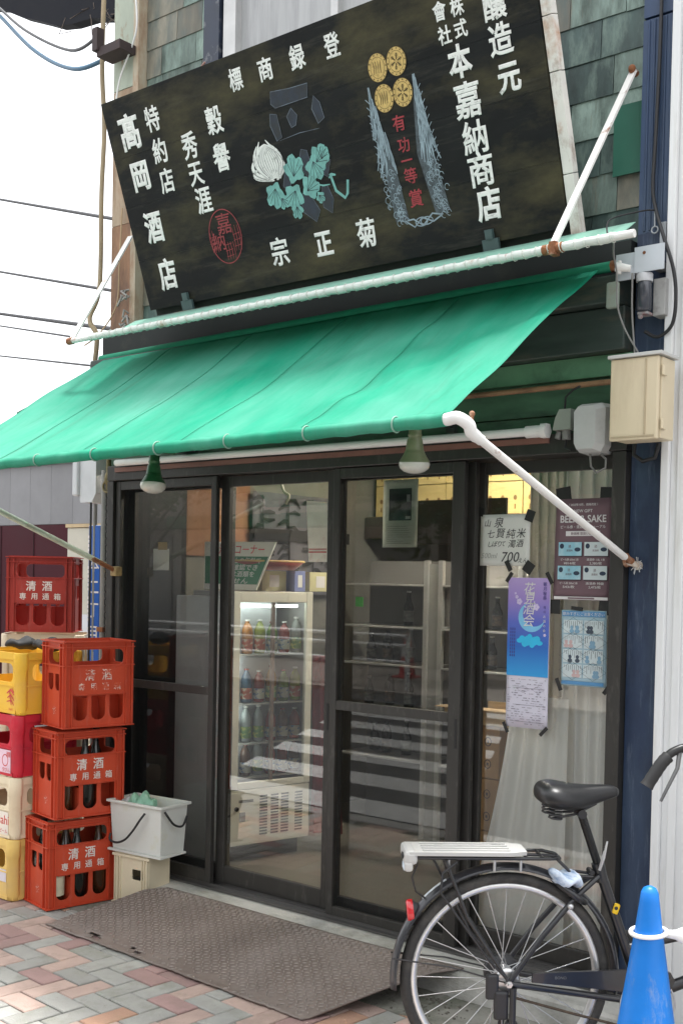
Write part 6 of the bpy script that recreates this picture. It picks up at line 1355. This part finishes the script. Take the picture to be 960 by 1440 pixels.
# cardboard cartons by the window
M_card = mat('cardboard', (.36, .22, .10), .85, var=.1, scale=4); M_cardd = mat('cardboard_print', (.06, .04, .03), .8)
for k in range(4):
    z = .108+.222*k; t = thing('cardboard_box', 'brown cardboard case with round marks in the window stack, %s' % ('lowest', 'second from below', 'third from below', 'topmost')[k], 'box', (.44, .22, z), group='cardboard cases behind the glass')
    obj('case_body', MB().box((0, 0, 0), (.245, .34, .218), None, .002), M_card, t, True)
    e = MB(); 
    for zz in (.06, .155): ring(e, .19, zz, .017, .02, .004, -.001, 16); e.box((.185, -.0012, zz-.006), (.195, -.0008, zz+.006))
    obj('case_mark', e, M_cardd, t, True)
t = thing('open_carton', 'open pale cardboard tray on the cardboard cases behind the glass', 'box', (.56, .2, 1.0)); obj('tray', MB().box((.42, .20, 1.0), (.80, .56, 1.008)).box((.42, .20, 1.008), (.80, .206, 1.06)).box((.42, .554, 1.008), (.80, .56, 1.06)), mat('pale_cardboard', (.56, .40, .22), .85, var=.1), t); obj('flap', MB().bar((.42, .17, 1.07), (.80, .17, 1.07), .09, .003), mat('pale_cardboard', (.56, .40, .22), .85), t)
tag(obj('white_panel', MB().box((.72, .50, 1.15), (.86, .52, 2.03)), mat('white_panel', (.5, .5, .49), .7, var=.06)), 'plain white panel standing behind the handwritten notice', 'panel')
tag(obj('grille_panel', MB().box((.73, .44, 1.0), (.86, .45, 1.66)), mat('pale_louvre', (.40, .40, .38), .7, var=.06)), 'pale grey slatted panel below the handwritten notice', 'panel')
# lit lamp inside (visible as an orange strip behind the glass)
tag(obj('strip_lamp', MB().box((-.20, 1.98, 1.895), (-.02, 2.0, 1.912)), emit('warm_strip', (1.0, .55, .25), 9)), 'small lit orange strip lamp deep behind the price notice', 'lamp')
cl_ = thing('added_ceiling_lamp', 'assumed tube lamp on the shop ceiling added to light the interior', 'lamp', (-.2, 1.3, 2.6)); obj('housing', MB().box((-.8, 1.22, 2.585), (.45, 1.36, 2.618)), M_white, cl_); obj('tube', MB().tube([(-.75, 1.29, 2.565), (.40, 1.29, 2.565)], .014, 10), emit('interior_fill_tube', (1.0, .93, .80), 60), cl_)  # assumed lamp, added to brighten the shop interior
# ------------------------------------------------------------------ left background across the side lane
lb_ = thing('tiled_building', 'low grey tiled building with maroon base seen beyond the crates', 'building', (-10, 5, 0))
M_tile = mat('grey_tile', (.34, .34, .365), .5, var=.10, bump=.1, scale=3, rnd=.07); M_mar = mat('maroon_wall', (.085, .018, .028), .6, spec=.2, var=.1, scale=2)
box('maroon_wall', (-18, 5.03, 0), (-8.50, 5.3, 2.225), M_mar, lb_)
for k in range(5): box('wall_joint', (-9.95+.36*k*2-.004, 5.022, 0), (-9.95+.36*k*2+.004, 5.0299, 2.22), mat('joint_dark', (.03, .012, .015), .8), lb_)
box('backing', (-18, 5.05, 2.226), (-7.2, 5.3, 2.99), mat('tile_joint', (.25, .25, .255), .8), lb_)
box('coping', (-18, 4.98, 2.99), (-7.2, 5.35, 3.06), mat('coping_pale', (.55, .55, .54), .7), lb_)
for i in range(12):
    x = -12.4+.44*i; box('tile', (x, 5.03, 2.232), (x+.436, 5.049, 2.985), M_tile, lb_)
box('side_wall', (-8.495, 5.04, 0), (-7.2, 5.3, 2.2255), mat('cream_wall', (.55, .53, .46), .7, var=.08), lb_)
gf = thing('green_fence', 'green slatted roof fence above the grey tiled building', 'fence', (-9, 5.1, 3.06))
M_gf = mat('green_fence_paint', (.03, .16, .09), .6)
for z in (3.07, 3.16): obj('fence_rail', MB().tube([(-14, 5.1, z), (-7.3, 5.1, z)], .02, 6), M_gf, gf)
for k in range(24): obj('slat', MB().bar((-13.6+.27*k, 5.1, 3.06), (-13.45+.27*k, 5.1, 3.22), .03, .03), M_gf, gf)
tag(obj('roof_sign', MB().prism([(-9.9, 3.055), (-9.1, 3.055), (-9.36, 3.83), (-9.77, 3.73)], .2, TR(0, 5.12, 0)), M_gf), 'dark green roof corner showing above the left edge of the awning', 'roof')
pw = thing('cream_pillar', 'cream rendered wall end between the crates and the downpipe', 'wall', (-2.8, .8, 0))
obj('render', MB().box((-2.992, .80, 0), (-2.50, 1.3, 1.905), bev=.006), mat('cream_render', (.56, .54, .46), .75, var=.06, dirt=(.42, .42, .38), damt=.3, dscale=2), pw)
obj('white_face', MB().box((-2.86, .775, 0), (-2.52, .798, 1.34)), mat('white_face', (.66, .68, .72), .6, var=.05), pw)
obj('cap', MB().box((-3.0, .79, 1.907), (-2.49, 1.31, 1.93)), mat('cap_cream', (.60, .58, .5), .7), pw)
sg2 = thing('address_plate', 'narrow vertical blue address plate with white characters beside the downpipe', 'sign', (-1.80, .10, 1.2))
obj('plate', MB().box((-1.883, .10, .95), (-1.788, .104, 1.868), bev=.001), mat('enamel_blue', (.012, .10, .42), .35, var=.06), sg2)
obj('border', MB().box((-1.887, .1045, .945), (-1.784, .107, 1.872)), M_white, sg2)
for i, c in enumerate('本二丁目'): text_on(sg2, c, .095, TR(-1.835, .0985, 1.66-.128*i), M_pw, 'character', .012)
text_on(sg2, '1', .10, TR(-1.835, .0985, 1.14), M_pw, 'character', .012)
e = MB()
for k in range(26):
    if k % 7 != 6: e.box((-1.888, .0984, 1.80-.024*k), (-1.878, .0988, 1.815-.024*k))
obj('small_print', e, M_pw, sg2); obj('fixing', MB().tube([(-1.84, .107, .0), (-1.84, .107, 2.0)], .012, 8), M_gcable, sg2)
# dark eave of the neighbouring roof at top left
ev = thing('neighbour_house', 'house whose dark blue-black roof eave juts in at the top left corner', 'house', (-9, 3, 0))
obj('house_wall', MB().box((-11.5, 2.05, 0), (-7.35, 2.75, 7.3)), mat('house_wall', (.45, .44, .41), .8, var=.1, scale=2), ev)
me_ = MB().prism([(-7.4, 7.12), (-5.6, 6.54), (-5.3, 6.38), (-5.0, 6.25), (-4.8, 6.16), (-4.6, 6.115), (-4.35, 6.09), (-4.1, 6.02), (-3.95, 6.08), (-3.95, 6.9), (-7.4, 7.6)], .10, TR(0, 2.0, 0)); obj('eave_board', me_, mat('eave_dark', (.007, .008, .013), .7, var=.3, spec=.2), ev)
for k in range(14): obj('roof_tile', MB().tube([(-7.2+.24*k, 1.98, 7.52-.21*.24*k), (-7.2+.24*k, 2.6, 7.62-.21*.24*k)], .06, 8), mat('eave_tile', (.02, .022, .034), .35, var=.3), ev)
wd = MB(); rw_ = random.Random(15)
for k in range(9): 
    x = -4.2+rw_.uniform(-.5, .3); z = 6.22-.197*(x+4.3)+rw_.uniform(-.12, 0); wd.tube([(x, 2.0, z), (x+rw_.uniform(-.12, .12), 2.0, z-rw_.uniform(0, .12)), (x+rw_.uniform(-.2, .2), 2.0, z-rw_.uniform(.02, .18))], .004, 4)
tag(obj('bare_twigs', wd, mat('twig', (.16, .13, .11), .9)), 'thin bare twigs hanging below the dark eave', 'twigs', kind='stuff')
tag(obj('convex_mirror', MB().lathe([(.001, 0), (.25, 0), (.30, .03), (.27, .05), (.1, .08), (.001, .085)], 26, TR(-8.82, 4, 4.62, 0, R_(90), 0)).tube([(-8.82, 4.05, 0), (-8.82, 4.05, 4.6)], .04, 8), mat('mirror_back', (.42, .42, .42), .5)), 'round street mirror at the far left edge above the awning', 'mirror')
# ------------------------------------------------------------------ the street behind the camera (seen in the glass)
struct('far_pavement', MB().box((-40, -13.0, -.28), (40, -9.05, .02)), mat('far_paving', (.30, .27, .24), .85, var=.15, scale=6))
gr_ = thing('guard_rail', 'white tubular guard rail along the opposite pavement', 'guard rail', (-5, -9.4, 0))
for z in (.42, .66, .80): obj('tube', MB().tube([(-16, -9.4, z), (-6.4, -9.4, z)], .030, 8), M_white, gr_)
for k in range(6): obj('post', MB().tube([(-16+1.92*k, -9.4, .02), (-16+1.92*k, -9.4, .84)], .04, 10), M_white, gr_)
gr2 = thing('guard_rail', 'white tubular guard rail on the opposite pavement right of the crossing', 'guard rail', (3, -9.4, 0))
for z in (.42, .66, .80): obj('tube', MB().tube([(1.0, -9.4, z), (9, -9.4, z)], .030, 8), M_white, gr2)
for k in range(5): obj('post', MB().tube([(1.0+2*k, -9.4, .02), (1.0+2*k, -9.4, .84)], .04, 10), M_white, gr2)
def far_house(label, x0, x1, h, col, sh, seed):
    t = thing('opposite_building', label, 'building', ((x0+x1)/2, -13, 0)); rb = random.Random(seed)
    m = mat('opposite_wall_%d' % seed, col, .8, var=.1, scale=1.5)
    obj('wall', MB().box((x0, -20, 0), (x1, -13.05, h)), m, t); obj('roof', MB().box((x0-.1, -20.1, h), (x1+.1, -12.9, h+.25)), mat('parapet', (.3, .3, .29), .8), t)
    n = max(1, int((x1-x0)/2.6)); w = (x1-x0)/n
    for k in range(n):
        a = x0+w*k+.25; b = x0+w*(k+1)-.25
        s_ = obj('shutter', MB().box((a, -13.045, .02), (b, -13.0, 2.5)), sh[k % len(sh)], t)
        for q in range(16): obj('slat', MB().box((a+.02, -12.998, .10+.15*q), (b-.02, -12.985, .19+.15*q)), sh[k % len(sh)], s_)
        obj('canopy', MB().prism([(a-.1, 2.6), (b+.1, 2.6), (b+.1, 2.85), (a-.1, 2.85)], .7, TR(0, -13.05, 0) @ Matrix.Translation((0, .06, 0))), rb.choice((mat('canopy_green', (.04, .16, .09), .7), mat('canopy_grey', (.2, .2, .2), .7), mat('canopy_brown', (.2, .1, .05), .7))), t)
        for fl_ in range(int((h-2.2)/2.8)):
            z = 3.1+2.8*fl_; wn = obj('window', MB().box((a+.2, -13.045, z), (b-.2, -13.0, z+.8)), mat('far_pane', (.06, .07, .08), .08, spec=.8), t)
            obj('frame', MB().box((a+.14, -13.04, z-.06), (b-.14, -12.97, z-.005)).box((a+.14, -13.04, z+.805), (b-.14, -12.97, z+.86)).box(((a+b)/2-.02, -12.999, z), ((a+b)/2+.02, -12.98, z+.8)), mat('far_frame', (.5, .5, .5), .5), wn)
shg = mat('grey_shutter', (.42, .43, .43), .5, metal=.1, var=.08); shd = mat('dark_shopfront', (.05, .05, .052), .4); shb = mat('blue_shutter', (.12, .17, .24), .5)
far_house('grey building opposite with shutters, behind the left guard rail', -26, -15.2, 5.6, (.42, .41, .39), [shg, shg], 1)
far_house('cream building opposite with pale grey shutters', -15.0, -8.4, 4.4, (.46, .43, .38), [shg, shg], 2)
far_house('brown low building opposite beside the crossing', -8.2, -2.6, 4.2, (.30, .24, .2), [shg, shg], 3)
far_house('white building opposite, directly behind the viewer', -2.4, 4.6, 5.2, (.50, .50, .48), [shg, shb], 4)
far_house('tan building opposite at the far right of the street', 4.8, 13, 4.6, (.40, .34, .27), [shg, shd], 5)
# street trees on the opposite pavement
def tree(label, x, y, h, r, seed):
    t = thing('street_tree', label, 'tree', (x, y, 0), group='street trees opposite'); rt = random.Random(seed)
    tk = MB().tube([(0, 0, 0), (.05, .03, h*.3), (-.03, .02, h*.55), (.02, 0, h*.8)], [.11, .085, .06, .03], 10)
    for k in range(7):
        a = rt.uniform(0, 2*pi); z = h*rt.uniform(.35, .65); tk.tube([(0, 0, z), (r*.4*cos(a), r*.4*sin(a), z+.25*h*.5), (r*.75*cos(a), r*.75*sin(a), z+.25*h)], [.04, .025, .01], 6)
    obj('trunk', tk, mat('bark', (.09, .07, .05), .9, var=.3, scale=12), t, True)
    lf = MB()
    cl = [(rt.gauss(0, r*.45), rt.gauss(0, r*.45), h*.72+rt.gauss(0, r*.42)) for _ in range(26)]
    for _ in range(3200):
        c = rt.choice(cl); p = Vector((c[0]+rt.gauss(0, r*.17), c[1]+rt.gauss(0, r*.17), c[2]+rt.gauss(0, r*.15)))
        d = Vector((rt.gauss(0, 1), rt.gauss(0, 1), rt.gauss(0, .6))).normalized()*.085; e = d.orthogonal().normalized()*.045
        lf.add([p-d, p+e, p+d, p-e], [(0, 1, 2, 3)])
    obj('crown', lf, mat('leaves', (.075, .13, .03), .7, var=.5, scale=3, transl=.3), t, True)['kind'] = 'stuff'
tree('leafy street tree opposite behind the left guard rail', -13.2, -10.2, 5.2, 1.5, 1)
tree('leafy street tree opposite near the brown building', -6.0, -10.6, 4.6, 1.25, 2)
tree('leafy street tree opposite right of the crossing', 4.2, -10.4, 5.0, 1.4, 3)
fc = thing('traffic_cone', 'red and white cone standing on the opposite pavement', 'cone', (-7.7, -11.2, .02))
obj('body', MB().lathe([(.14, .03), (.05, .70), (.04, .72), (.001, .72)], 24), mat('red_cone_plastic', (.55, .04, .04), .5), fc, True); obj('base', MB().box((-.19, -.19, 0), (.19, .19, .03), bev=.01), mat('red_cone_plastic', (.55, .04, .04), .5), fc, True); obj('white_band', MB().lathe([(.101, .34), (.080, .50)], 24), M_white, fc, True)
for o in list(bpy.data.objects):
    if o.name.startswith('tmp'): bpy.data.objects.remove(o)
